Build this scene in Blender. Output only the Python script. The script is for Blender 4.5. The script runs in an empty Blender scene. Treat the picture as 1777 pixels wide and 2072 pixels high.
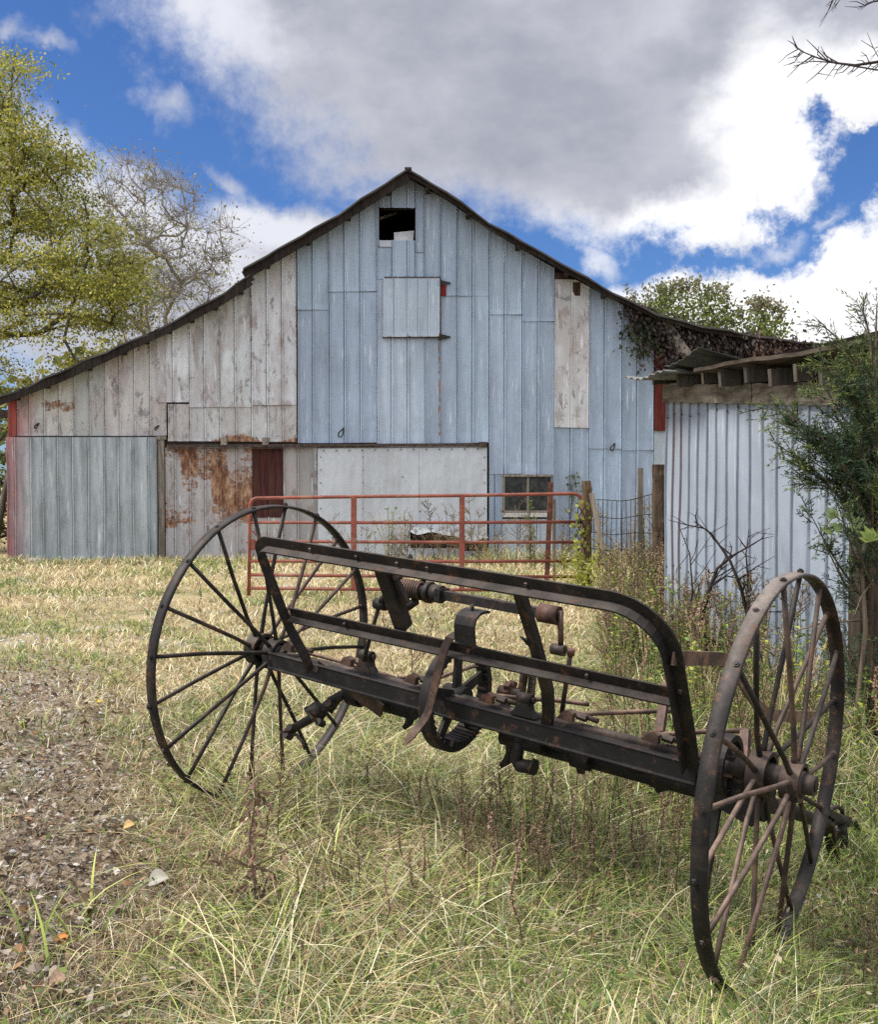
import bpy, math, random
import numpy as np
from mathutils import Vector, Matrix

rnd = random.Random(7)
NR = np.random.default_rng(11)
scene = bpy.context.scene
COL = scene.collection
V3 = lambda *a: np.array(a, float)

# ------------------------------------------------------------------ camera geometry
FD, TH = 2084.0, 0.03           # focal length in survey pixels (1777 wide survey), downward pitch
CAM = V3(0, 0, 1.62)
def ray(px, py):
    x, y = (px - 888.5) / FD, -(py - 1036) / FD
    return V3(x, math.cos(TH) + y * math.sin(TH), y * math.cos(TH) - math.sin(TH))
def at(px, py, Y):
    d = ray(px, py)
    return CAM + d * (Y / d[1])
def on_plane(px, py, P0, N):
    d = ray(px, py)
    return CAM + d * (np.dot(P0 - CAM, N) / np.dot(d, N))
def unit(v):
    v = np.asarray(v, float)
    return v / max(np.linalg.norm(v), 1e-9)

# ------------------------------------------------------------------ ground shape
def sstep(a, b, x):
    t = np.clip((x - a) / (b - a), 0, 1)
    return t * t * (3 - 2 * t)
def ground_z(x, y):
    x = np.asarray(x, float); y = np.asarray(y, float)
    fade = 1 - sstep(5, 10, y)
    z = .04 * fade - .08 * np.clip(x, -1.6, 1.6) * fade
    z = z + .018 * np.sin(x * 1.3 + y * .7) + .012 * np.sin(x * 2.9 - y * 1.9 + 1) + .008 * np.sin(x * 5.3 + y * 4.1)
    return z + .02 * sstep(8, 14, y)
def gz(x, y): return float(ground_z(x, y))
def on_ground(px, py):
    p = on_plane(px, py, V3(0, 0, 0), V3(0, 0, 1))
    for _ in range(6):
        p = on_plane(px, py, V3(0, 0, gz(p[0], p[1])), V3(0, 0, 1))
    return p

# ------------------------------------------------------------------ object helpers
BASE = {}
def tag(o, label=None, cat=None, group=None, kind=None):
    if label: o['label'] = label
    if cat: o['category'] = cat
    if group: o['group'] = group
    if kind: o['kind'] = kind
    return o
def thing(name, label, cat, loc, group=None):
    o = bpy.data.objects.new(name, None)
    o.empty_display_size = .2
    o.location = loc
    COL.objects.link(o)
    BASE[o.name] = np.array(loc, float)
    return tag(o, label, cat, group)
def link(name, me, mat, parent=None, loc=None, label=None):
    """me holds world coordinates; they are made local to the parent (or to loc)."""
    base = BASE[parent.name] if parent is not None else (np.array(loc, float) if loc is not None else np.zeros(3))
    n = len(me.vertices)
    co = np.empty(n * 3); me.vertices.foreach_get('co', co)
    co = (co.reshape(-1, 3) - base).ravel()
    me.vertices.foreach_set('co', co); me.update()
    o = bpy.data.objects.new(name, me)
    COL.objects.link(o)
    if mat is not None: me.materials.append(mat)
    if parent is not None: o.parent = parent
    else: o.location = base
    BASE[o.name] = base
    if label: o['label'] = label
    return o

def raw_mesh(name, verts, faces_list, cols=None, smooth=False):
    """faces_list: list of int arrays (n,k)."""
    me = bpy.data.meshes.new(name)
    verts = np.asarray(verts, np.float32)
    me.vertices.add(len(verts)); me.vertices.foreach_set('co', verts.ravel())
    idx = np.concatenate([f.ravel() for f in faces_list]).astype(np.int32)
    tot = np.concatenate([np.full(len(f), f.shape[1]) for f in faces_list]).astype(np.int32)
    start = np.concatenate([[0], np.cumsum(tot)[:-1]]).astype(np.int32)
    me.loops.add(len(idx)); me.loops.foreach_set('vertex_index', idx)
    me.polygons.add(len(tot)); me.polygons.foreach_set('loop_start', start); me.polygons.foreach_set('loop_total', tot)
    me.polygons.foreach_set('use_smooth', np.full(len(tot), bool(smooth)))
    me.update(calc_edges=True)
    a = me.color_attributes.new('Col', 'FLOAT_COLOR', 'POINT')
    if cols is None: cols = np.tile([1, 1, 1, 0.], (len(verts), 1))
    a.data.foreach_set('color', np.asarray(cols, np.float32).ravel())
    return me

def perp_frame(d, up=(0, 0, 1)):
    d = unit(d); up = np.asarray(up, float)
    if abs(np.dot(d, up)) > .98: up = V3(1, 0, 0) if abs(d[0]) < .9 else V3(0, 1, 0)
    a = unit(np.cross(up, d)); b = np.cross(d, a)
    return a, b           # a sideways, b upward

class MB:
    def __init__(s): s.v = []; s.f = []; s.c = []; s.sm = []
    def add(s, vs, fs, col=(1, 1, 1, 0), smooth=False):
        o = len(s.v)
        s.v.extend([tuple(map(float, v)) for v in vs])
        if len(col) and isinstance(col[0], (tuple, list, np.ndarray)): s.c.extend([tuple(c) for c in col])
        else: s.c.extend([tuple(col) if len(col) == 4 else tuple(col) + (0,)] * len(vs))
        s.f.extend([tuple(int(i) + o for i in f) for f in fs]); s.sm.extend([smooth] * len(fs))
        return s
    def box(s, lo, hi, col=(1, 1, 1, 0)):
        x0, y0, z0 = lo; x1, y1, z1 = hi
        vs = [(x, y, z) for x in (x0, x1) for y in (y0, y1) for z in (z0, z1)]
        return s.add(vs, [(0, 1, 3, 2), (4, 6, 7, 5), (0, 4, 5, 1), (2, 3, 7, 6), (0, 2, 6, 4), (1, 5, 7, 3)], col)
    def beam(s, p, q, w, h, up=(0, 0, 1), col=(1, 1, 1, 0), w2=None, h2=None):
        p, q = np.asarray(p, float), np.asarray(q, float)
        a, b = perp_frame(q - p, up)
        w2 = w if w2 is None else w2; h2 = h if h2 is None else h2
        vs = []
        for c, ww, hh in ((p, w, h), (q, w2, h2)):
            vs += [c - a * ww / 2 - b * hh / 2, c + a * ww / 2 - b * hh / 2, c + a * ww / 2 + b * hh / 2, c - a * ww / 2 + b * hh / 2]
        return s.add(vs, [(3, 2, 1, 0), (4, 5, 6, 7), (0, 1, 5, 4), (1, 2, 6, 5), (2, 3, 7, 6), (3, 0, 4, 7)], col)
    def tube(s, pts, r, n=8, col=(1, 1, 1, 0), caps=True, smooth=True):
        pts = [np.asarray(p, float) for p in pts]
        k = len(pts); rs = [r] * k if np.isscalar(r) else list(r)
        tan = [unit(pts[min(i + 1, k - 1)] - pts[max(i - 1, 0)]) for i in range(k)]
        a, _ = perp_frame(tan[0]); vs = []
        for i in range(k):
            a = unit(a - tan[i] * np.dot(a, tan[i])); b = np.cross(tan[i], a)
            for j in range(n):
                t = 2 * math.pi * j / n
                vs.append(pts[i] + (a * math.cos(t) + b * math.sin(t)) * rs[i])
        fs = [(i * n + j, i * n + (j + 1) % n, (i + 1) * n + (j + 1) % n, (i + 1) * n + j) for i in range(k - 1) for j in range(n)]
        s.add(vs, fs, col, smooth)
        if caps:
            o = len(s.v) - len(vs)
            for ring, rev in ((0, True), (k - 1, False)):
                ids = [o + ring * n + j for j in range(n)]
                s.f.append(tuple(ids[::-1] if rev else ids)); s.sm.append(False)
        return s
    def sweep(s, frames, prof, col=(1, 1, 1, 0), closed=True, caps=True, smooth=False):
        """frames: list of (origin, ex, ey); prof: list of (x,y)."""
        m = len(prof); vs = []
        for o, ex, ey in frames:
            for x, y in prof: vs.append(o + ex * x + ey * y)
        mm = m if closed else m - 1
        fs = [(i * m + j, i * m + (j + 1) % m, (i + 1) * m + (j + 1) % m, (i + 1) * m + j) for i in range(len(frames) - 1) for j in range(mm)]
        if caps and closed:
            fs.append(tuple(range(m))[::-1]); fs.append(tuple(range((len(frames) - 1) * m, len(frames) * m)))
        return s.add(vs, fs, col, smooth)
    def ball(s, c, r, col=(1, 1, 1, 0), n=8, sq=(1, 1, 1)):
        vs = []; fs = []
        for i in range(n // 2 + 1):
            t = math.pi * i / (n // 2)
            for j in range(n):
                p = 2 * math.pi * j / n
                vs.append((c[0] + r * sq[0] * math.sin(t) * math.cos(p), c[1] + r * sq[1] * math.sin(t) * math.sin(p), c[2] + r * sq[2] * math.cos(t)))
        for i in range(n // 2):
            for j in range(n): fs.append((i * n + j, i * n + (j + 1) % n, (i + 1) * n + (j + 1) % n, (i + 1) * n + j))
        return s.add(vs, fs, col, True)
    def leaf(s, c, d, nrm, L, W, col):
        """a leaf: folded diamond of four triangles starting at c along d."""
        d = unit(d); sd = unit(np.cross(d, nrm)); nn = np.cross(sd, d)
        c = np.asarray(c, float)
        vs = [c, c + d * L * .45 + sd * W / 2 + nn * L * .08, c + d * L - nn * L * .12, c + d * L * .45 - sd * W / 2 + nn * L * .08, c + d * L * .5]
        return s.add(vs, [(0, 1, 4), (1, 2, 4), (2, 3, 4), (3, 0, 4)], col)
    def mesh(s, name):
        me = bpy.data.meshes.new(name)
        me.from_pydata(s.v, [], s.f)
        me.polygons.foreach_set('use_smooth', s.sm)
        a = me.color_attributes.new('Col', 'FLOAT_COLOR', 'POINT')
        a.data.foreach_set('color', np.asarray(s.c, np.float32).ravel())
        me.update()
        return me
    def build(s, name, mat, parent=None, loc=None, label=None, bevel=0):
        o = link(name, s.mesh(name), mat, parent, loc, label)
        if bevel:
            m = o.modifiers.new('bevel', 'BEVEL'); m.width = bevel; m.segments = 2; m.limit_method = 'ANGLE'
        return o

# ------------------------------------------------------------------ node helper
class G:
    """tiny wrapper to write node maths as expressions."""
    def __init__(s, nt): s.nt = nt; s.N = nt.nodes; s.L = nt.links
    def node(s, t, **kw):
        n = s.N.new(t)
        for k, v in kw.items(): setattr(n, k, v)
        return n
    def put(s, inp, v):
        if isinstance(v, bpy.types.NodeSocket): s.L.new(v, inp)
        elif v is not None: inp.default_value = v
    def m(s, op, a, b=None, c=None, clamp=False):
        n = s.node('ShaderNodeMath', operation=op, use_clamp=clamp)
        for i, v in enumerate((a, b, c)):
            if v is not None: s.put(n.inputs[i], v)
        return n.outputs[0]
    def vm(s, op, a, b=None, scale=None):
        n = s.node('ShaderNodeVectorMath', operation=op)
        s.put(n.inputs[0], a)
        if b is not None: s.put(n.inputs[1], b)
        if scale is not None: s.put(n.inputs['Scale'], scale)
        return n.outputs[0] if op not in ('DOT_PRODUCT', 'LENGTH') else n.outputs['Value']
    def smooth(s, x, a, b, lo=0., hi=1.):
        n = s.node('ShaderNodeMapRange', interpolation_type='SMOOTHSTEP')
        s.put(n.inputs[0], x); s.put(n.inputs[1], a); s.put(n.inputs[2], b); s.put(n.inputs[3], lo); s.put(n.inputs[4], hi)
        return n.outputs[0]
    def mix(s, f, a, b, blend='MIX'):
        n = s.node('ShaderNodeMix', data_type='RGBA', blend_type=blend)
        s.put(n.inputs[0], f); s.put(n.inputs[6], rgba(a)); s.put(n.inputs[7], rgba(b))
        return n.outputs[2]
    def noise(s, vec, scale=1., detail=4., rough=.55, out=0, distortion=0.):
        n = s.node('ShaderNodeTexNoise'); n.inputs['Scale'].default_value = scale
        n.inputs['Detail'].default_value = detail; n.inputs['Roughness'].default_value = rough
        n.inputs['Distortion'].default_value = distortion
        if vec is not None: s.L.new(vec, n.inputs['Vector'])
        return n.outputs[out]
    def scale3(s, vec, sc): return s.vm('MULTIPLY', vec, sc)
    def bump(s, h, strength=.4, dist=.02, normal=None):
        n = s.node('ShaderNodeBump'); n.inputs['Strength'].default_value = strength; n.inputs['Distance'].default_value = dist
        s.L.new(h, n.inputs['Height'])
        if normal is not None: s.L.new(normal, n.inputs['Normal'])
        return n.outputs[0]
def rgba(c):
    if isinstance(c, (tuple, list)) and len(c) == 3: return (*c, 1)
    return c
def new_mat(name):
    m = bpy.data.materials.new(name); m.use_nodes = True
    nt = m.node_tree; nt.nodes.clear()
    g = G(nt)
    out = g.node('ShaderNodeOutputMaterial'); bs = g.node('ShaderNodeBsdfPrincipled')
    g.L.new(bs.outputs[0], out.inputs[0])
    g.out = out; g.bs = bs
    tc = g.node('ShaderNodeTexCoord'); g.obj = tc.outputs['Object']
    geo = g.node('ShaderNodeNewGeometry'); g.pos = geo.outputs['Position']; g.nrm = geo.outputs['Normal']
    at_ = g.node('ShaderNodeAttribute', attribute_name='Col'); g.col = at_.outputs['Color']; g.alpha = at_.outputs['Alpha']
    return m, g
def fin(g, color, rough=.6, spec=.3, metal=0., normal=None):
    g.put(g.bs.inputs['Base Color'], rgba(color)); g.put(g.bs.inputs['Roughness'], rough)
    g.put(g.bs.inputs['Specular IOR Level'], spec); g.put(g.bs.inputs['Metallic'], metal)
    if normal is not None: g.L.new(normal, g.bs.inputs['Normal'])

# ------------------------------------------------------------------ materials
M = {}
def mat_galv(name, streak=.35, dark=(.16, .19, .23), drip=.5, rough=.55, spangle=.10, grime=.45):
    """old galvanised sheet: Col.rgb tint, Col.a rust amount; vertical streaks, drips, spangle."""
    m, g = new_mat(name)
    p = g.pos
    st = g.noise(g.scale3(p, (9, 9, .55)), 1, 5, .6)
    big = g.noise(g.scale3(p, (.9, .9, .7)), 1, 4, .6)
    fine = g.noise(p, 38, 3, .7)
    f = g.m('ADD', g.m('MULTIPLY', g.m('SUBTRACT', st, .5), streak * 2), g.m('MULTIPLY', g.m('SUBTRACT', big, .5), .5))
    f = g.m('ADD', f, g.m('MULTIPLY', g.m('SUBTRACT', fine, .5), spangle * 2))
    c = g.mix(1., g.col, g.m('ADD', 1., f), 'MULTIPLY')
    # pale zinc drips
    dr = g.noise(g.scale3(p, (26, 26, 1.6)), 1, 3, .6)
    c = g.mix(g.m('MULTIPLY', g.smooth(dr, .60, .72), drip), c, (.62, .66, .70))
    # dark grime
    gr = g.noise(g.scale3(p, (5, 5, 1.1)), 1, 6, .72)
    c = g.mix(g.m('MULTIPLY', g.smooth(gr, .56 - grime * .15, .74), grime), c, dark)
    # rust where Col.a says
    rn = g.noise(g.scale3(p, (11, 11, 5)), 1, 7, .72)
    rmask = g.smooth(g.m('ADD', rn, g.m('MULTIPLY', g.m('SUBTRACT', g.alpha, .5), .9)), .50, .60)
    rmask = g.m('MULTIPLY', rmask, g.smooth(g.alpha, .02, .12))
    rc = g.noise(g.scale3(p, (7, 7, 3)), 1, 6, .7)
    ramp = g.node('ShaderNodeValToRGB'); g.L.new(rc, ramp.inputs[0])
    e = ramp.color_ramp.elements
    e[0].position = .34; e[0].color = (.06, .028, .02, 1); e[1].position = .72; e[1].color = (.36, .22, .11, 1)
    k = e.new(.50); k.color = (.20, .075, .032, 1)
    c = g.mix(rmask, c, ramp.outputs[0])
    dent = g.noise(g.scale3(p, (2.2, 2.2, 1.1)), 1, 3, .5)
    nb = g.bump(dent, .6, .08); nb = g.bump(fine, .12, .004, nb)
    fin(g, c, g.m('ADD', rough, g.m('MULTIPLY', rmask, .3)), .35, .0, nb)
    return m
M['galv'] = mat_galv('galvanised_sheet')
M['galv_door'] = mat_galv('galvanised_door', .7, (.115, .145, .16), .5, .5, .10, .7)
M['white_panel'] = mat_galv('bright_sheet', .18, (.40, .42, .44), .25, .35, .05)
M['shed_metal'] = mat_galv('shed_sheet', .16, (.30, .34, .38), .35, .5, .06)

def mat_worn(name):
    """flaking, dirty white-washed sheet."""
    m, g = new_mat(name)
    p = g.pos
    st = g.noise(g.scale3(p, (7, 7, .6)), 1, 5, .65)
    c = g.mix(1., g.col, g.m('ADD', .72, g.m('MULTIPLY', st, .56)), 'MULTIPLY')
    pk = g.noise(g.scale3(p, (1.5, 1.5, .8)), 1, 5, .65)
    c = g.mix(g.m('MULTIPLY', g.smooth(pk, .46, .62), .60), c, (.335, .30, .30))
    pj = g.noise(g.scale3(p, (3.6, 3.6, 1.5)), 1, 7, .72, distortion=.3)
    c = g.mix(g.m('MULTIPLY', g.smooth(pj, .54, .63), .60), c, (.215, .17, .155))
    d1 = g.noise(g.scale3(p, (5.5, 5.5, 2.0)), 1, 8, .74)
    c = g.mix(g.m('MULTIPLY', g.smooth(d1, .57, .63), .8), c, (.16, .13, .12))
    d2 = g.noise(g.scale3(p, (3.2, 3.2, 2.2)), 1, 9, .78, distortion=.4)
    c = g.mix(g.m('MULTIPLY', g.smooth(d2, .585, .62), .8), c, (.17, .17, .18))
    e0 = g.noise(g.scale3(p, (2.6, 2.6, .45)), 1, 6, .7)
    c = g.mix(g.m('MULTIPLY', g.smooth(e0, .54, .68), .5), c, (.25, .205, .185))
    d3 = g.noise(g.scale3(p, (12, 12, 1.5)), 1, 4, .6)
    c = g.mix(g.m('MULTIPLY', g.smooth(d3, .62, .70), .7), c, (.62, .63, .64))
    rn = g.noise(g.scale3(p, (22, 22, 14)), 1, 9, .80)
    rn = g.m('ADD', g.m('MULTIPLY', rn, .62), g.m('MULTIPLY', g.noise(g.scale3(p, (5, 5, 12)), 1, 6, .7), .38))
    rmask = g.smooth(g.m('ADD', rn, g.m('MULTIPLY', g.m('SUBTRACT', g.alpha, .5), 1.0)), .49, .58)
    rmask = g.m('MULTIPLY', rmask, g.smooth(g.alpha, .02, .12))
    rc = g.noise(g.scale3(p, (9, 9, 4)), 1, 7, .72)
    ramp = g.node('ShaderNodeValToRGB'); g.L.new(rc, ramp.inputs[0])
    e = ramp.color_ramp.elements
    e[0].position = .30; e[0].color = (.05, .024, .022, 1); e[1].position = .74; e[1].color = (.44, .37, .31, 1)
    k = e.new(.45); k.color = (.13, .06, .036, 1); k = e.new(.56); k.color = (.27, .15, .085, 1)
    c = g.mix(rmask, c, ramp.outputs[0])
    fine = g.noise(p, 40, 3, .7)
    nb = g.bump(g.noise(g.scale3(p, (2.5, 2.5, 1.2)), 1, 3, .5), .35, .05); nb = g.bump(d1, .25, .006, nb)
    fin(g, c, .68, .25, 0, nb)
    return m
M['worn'] = mat_worn('worn_white_sheet')

def mat_iron(name, dark=(.012, .0108, .0105), brown=(.040, .029, .024), tan=(.105, .088, .078), amt=.5):
    m, g = new_mat(name)
    p = g.pos
    n1 = g.noise(p, 9, 6, .7); n2 = g.noise(p, 60, 4, .7); n3 = g.noise(p, 26, 5, .75)
    c = g.mix(g.smooth(n1, .60 - amt * .3, .85 - amt * .3), dark, brown)
    c = g.mix(g.m('MULTIPLY', g.smooth(n3, .55, .75), .7), c, brown)
    # upward faces paler; tan lichen specks
    upz = g.node('ShaderNodeSeparateXYZ'); g.L.new(g.nrm, upz.inputs[0])
    up = g.smooth(upz.outputs[2], .15, .95)
    c = g.mix(g.m('MULTIPLY', up, g.smooth(n1, .3, .7, .25, .75)), c, tan)
    c = g.mix(g.m('MULTIPLY', g.smooth(n2, .66, .76), .55), c, tan)
    n4 = g.noise(p, 17, 7, .75)
    c = g.mix(g.m('MULTIPLY', g.smooth(n4, .55, .66), .7), c, (.115, .055, .030))
    c = g.mix(1., c, g.col, 'MULTIPLY')
    nb = g.bump(n2, .35, .003); nb = g.bump(n3, .25, .004, nb)
    fin(g, c, .62, .35, .25, nb)
    return m
M['iron'] = mat_iron('rusty_iron')
M['iron_brown'] = mat_iron('brown_rusty_iron', (.028, .021, .019), (.085, .055, .042), (.18, .14, .118), .65)
M['iron_dark'] = mat_iron('black_iron', (.010, .0095, .010), (.030, .024, .022), (.09, .075, .066), .35)

def mat_wood(name, c0, c1, c2, axis=2, sc=1.0, bumpy=.6):
    m, g = new_mat(name)
    st = [14., 14., 14.]; st[axis] = 1.2
    p = g.scale3(g.pos, tuple(s * sc for s in st))
    n1 = g.noise(p, 1, 6, .7, distortion=.6); n2 = g.noise(g.pos, 6 * sc, 5, .7)
    c = g.mix(g.smooth(n1, .32, .66), c0, c1)
    c = g.mix(g.m('MULTIPLY', g.smooth(n2, .5, .72), .8), c, c2)
    c = g.mix(1., c, g.col, 'MULTIPLY')
    fin(g, c, .85, .15, 0, g.bump(n1, bumpy, .01))
    return m
M['wood'] = mat_wood('grey_wood', (.10, .085, .07), (.27, .235, .20), (.16, .12, .09))
M['wood_y'] = mat_wood('grey_wood_long', (.10, .085, .07), (.30, .26, .215), (.09, .07, .055), 1)
M['darkwood'] = mat_wood('gap_shade', (.018, .014, .012), (.06, .045, .038), (.03, .022, .018))
M['redwood'] = mat_wood('red_board', (.075, .018, .016), (.17, .045, .038), (.10, .05, .045))
M['bark'] = mat_wood('bark', (.05, .038, .028), (.17, .13, .095), (.10, .09, .065), 2, 1.6, 1.0)
M['twig'] = mat_wood('twig_bark', (.018, .013, .012), (.06, .045, .04), (.035, .027, .024), 2, 3)
M['palebark'] = mat_wood('pale_bark', (.13, .115, .10), (.30, .27, .24), (.20, .18, .16), 2, .8)
M['treebark'] = mat_wood('tree_bark', (.045, .037, .030), (.13, .11, .09), (.07, .06, .05), 2, .8)

def mat_redpaint():
    m, g = new_mat('rusty_red_paint')
    n1 = g.noise(g.pos, 7, 6, .7); n2 = g.noise(g.scale3(g.pos, (6, 30, 30)), 1, 6, .7)
    c = g.mix(g.smooth(n1, .35, .65), (.27, .072, .045), (.17, .048, .036))
    c = g.mix(g.m('MULTIPLY', g.smooth(n2, .52, .68), .85), c, (.13, .055, .038))
    c = g.mix(g.m('MULTIPLY', g.smooth(g.noise(g.pos, 40, 4, .7), .64, .70), .7), c, (.42, .28, .23))
    c = g.mix(g.m('MULTIPLY', g.smooth(g.noise(g.pos, 3.2, 5, .7), .52, .62), .55), c, (.30, .16, .11))
    fin(g, c, .55, .35, 0, g.bump(n2, .25, .003))
    return m
M['red'] = mat_redpaint()

def mat_roof():
    m, g = new_mat('roof_sheet')
    n1 = g.noise(g.pos, 1.4, 6, .7)
    c = g.mix(g.smooth(n1, .35, .65), (.028, .025, .024), (.075, .068, .064))
    c = g.mix(1., c, g.col, 'MULTIPLY')
    fin(g, c, .6, .3, 0, g.bump(n1, .3, .01))
    return m
M['roof'] = mat_roof()

def mat_leaf(name, trans=.4, var=.35, rough=.55):
    m, g = new_mat(name)
    n = g.noise(g.pos, 3.1, 4, .6)
    c = g.mix(1., g.col, g.m('ADD', 1 - var, g.m('MULTIPLY', n, var * 2)), 'MULTIPLY')
    fin(g, c, rough, .25)
    tr = g.node('ShaderNodeBsdfTranslucent'); g.L.new(c, tr.inputs[0])
    mx = g.node('ShaderNodeMixShader'); mx.inputs[0].default_value = trans
    g.L.new(g.bs.outputs[0], mx.inputs[1]); g.L.new(tr.outputs[0], mx.inputs[2]); g.L.new(mx.outputs[0], g.out.inputs[0])
    return m
M['leaf'] = mat_leaf('leaves')
M['grass'] = mat_leaf('grass_blades', .22, .15, .55)
M['cedar'] = mat_leaf('cedar_foliage', .15, .4)
M['litter'] = mat_leaf('dry_leaves', .1, .2, .75)

def mat_glass():
    m, g = new_mat('dusty_window_glass')
    n = g.noise(g.pos, 5, 6, .7)
    c = g.mix(g.smooth(n, .4, .7), (.012, .014, .014), (.05, .055, .05))
    fin(g, c, g.m('ADD', .12, g.m('MULTIPLY', n, .3)), .5)
    return m
M['glass'] = mat_glass()
def mat_plain(name, c, rough=.7, spec=.2):
    m, g = new_mat(name)
    n = g.noise(g.pos, 12, 5, .7)
    fin(g, g.mix(1., g.mix(g.smooth(n, .3, .7), tuple(x * .7 for x in c), tuple(min(1, x * 1.2) for x in c)), g.col, 'MULTIPLY'), rough, spec, 0, g.bump(n, .3, .005))
    return m
M['whitewash'] = mat_plain('old_white_paint', (.45, .43, .40))
M['stone'] = mat_plain('stone', (.26, .245, .22))

def mat_ground():
    m, g = new_mat('ground_soil')
    p = g.pos
    sx = g.node('ShaderNodeSeparateXYZ'); g.L.new(p, sx.inputs[0]); X, Y = sx.outputs[0], sx.outputs[1]
    big = g.noise(p, .9, 5, .6); med = g.noise(p, 5, 6, .7); fine = g.noise(p, 38, 6, .75); vf = g.noise(p, 150, 3, .7)
    # straw thatch / soil between the blades
    c = g.mix(g.smooth(med, .35, .65), (.13, .095, .052), (.27, .21, .12))
    c = g.mix(g.smooth(Y, 5.5, 9), c, g.mix(med, (.30, .235, .13), (.56, .46, .28)))  # paler straw in the mid-field, its sunlit look put into the colour
    c = g.mix(g.m('MULTIPLY', g.smooth(big, .48, .66), .6), c, (.13, .16, .06))
    c = g.mix(g.m('MULTIPLY', g.smooth(fine, .52, .7), .75), c, (.07, .055, .038))
    # bare track on the left
    edge = g.m('ADD', X, g.m('ADD', g.m('MULTIPLY', g.m('SUBTRACT', Y, 3.1), .30), g.m('SUBTRACT', g.m('MULTIPLY', g.m('SUBTRACT', big, .5), .8), g.smooth(Y, 4.6, 3.2, 0., .42))))
    dirt = g.smooth(edge, -.85, -1.45)
    dirt = g.m('MULTIPLY', dirt, g.smooth(Y, 11, 7))
    dc = g.mix(g.smooth(fine, .35, .66), (.12, .09, .062), (.42, .345, .265))
    dc = g.mix(g.m('MULTIPLY', g.smooth(vf, .60, .68), .6), dc, (.42, .37, .32))
    c = g.mix(dirt, c, dc)
    # pale gravel patches further off
    gp = g.m('MULTIPLY', g.smooth(g.noise(g.scale3(p, (.55, .8, 1)), 1, 3, .6), .60, .68), g.smooth(X, -.6, -1.8))
    gc = g.mix(g.smooth(vf, .4, .6), (.30, .28, .27), (.55, .54, .53))
    c = g.mix(g.m('MULTIPLY', gp, g.smooth(fine, .40, .52)), c, gc)
    nb = g.bump(fine, .7, .03); nb = g.bump(vf, .4, .008, nb)
    fin(g, c, .95, .1, 0, nb)
    return m
M['ground'] = mat_ground()
# ------------------------------------------------------------------ camera, sun and sky
cd = bpy.data.cameras.new('camera'); cam = bpy.data.objects.new('camera', cd); COL.objects.link(cam)
cd.sensor_fit = 'HORIZONTAL'; cd.sensor_width = 36; cd.lens = 36 * FD / 1777
cd.clip_start = .05; cd.clip_end = 3000
cam.location = CAM; cam.rotation_euler = (math.pi / 2 - TH, 0, 0)
scene.camera = cam

SUN_EL, SUN_AZ = math.radians(52), math.radians(-99)      # azimuth from +y towards +x
sd = V3(math.sin(SUN_AZ) * math.cos(SUN_EL), math.cos(SUN_AZ) * math.cos(SUN_EL), math.sin(SUN_EL))
sl = bpy.data.lights.new('sun', 'SUN'); sl.energy = 5.0; sl.angle = math.radians(18); sl.color = (1, .955, .88)
so = bpy.data.objects.new('sun', sl); COL.objects.link(so)
so.rotation_euler = Vector(tuple(-sd)).to_track_quat('-Z', 'Y').to_euler()
so.location = (20, 5, 30)

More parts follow.
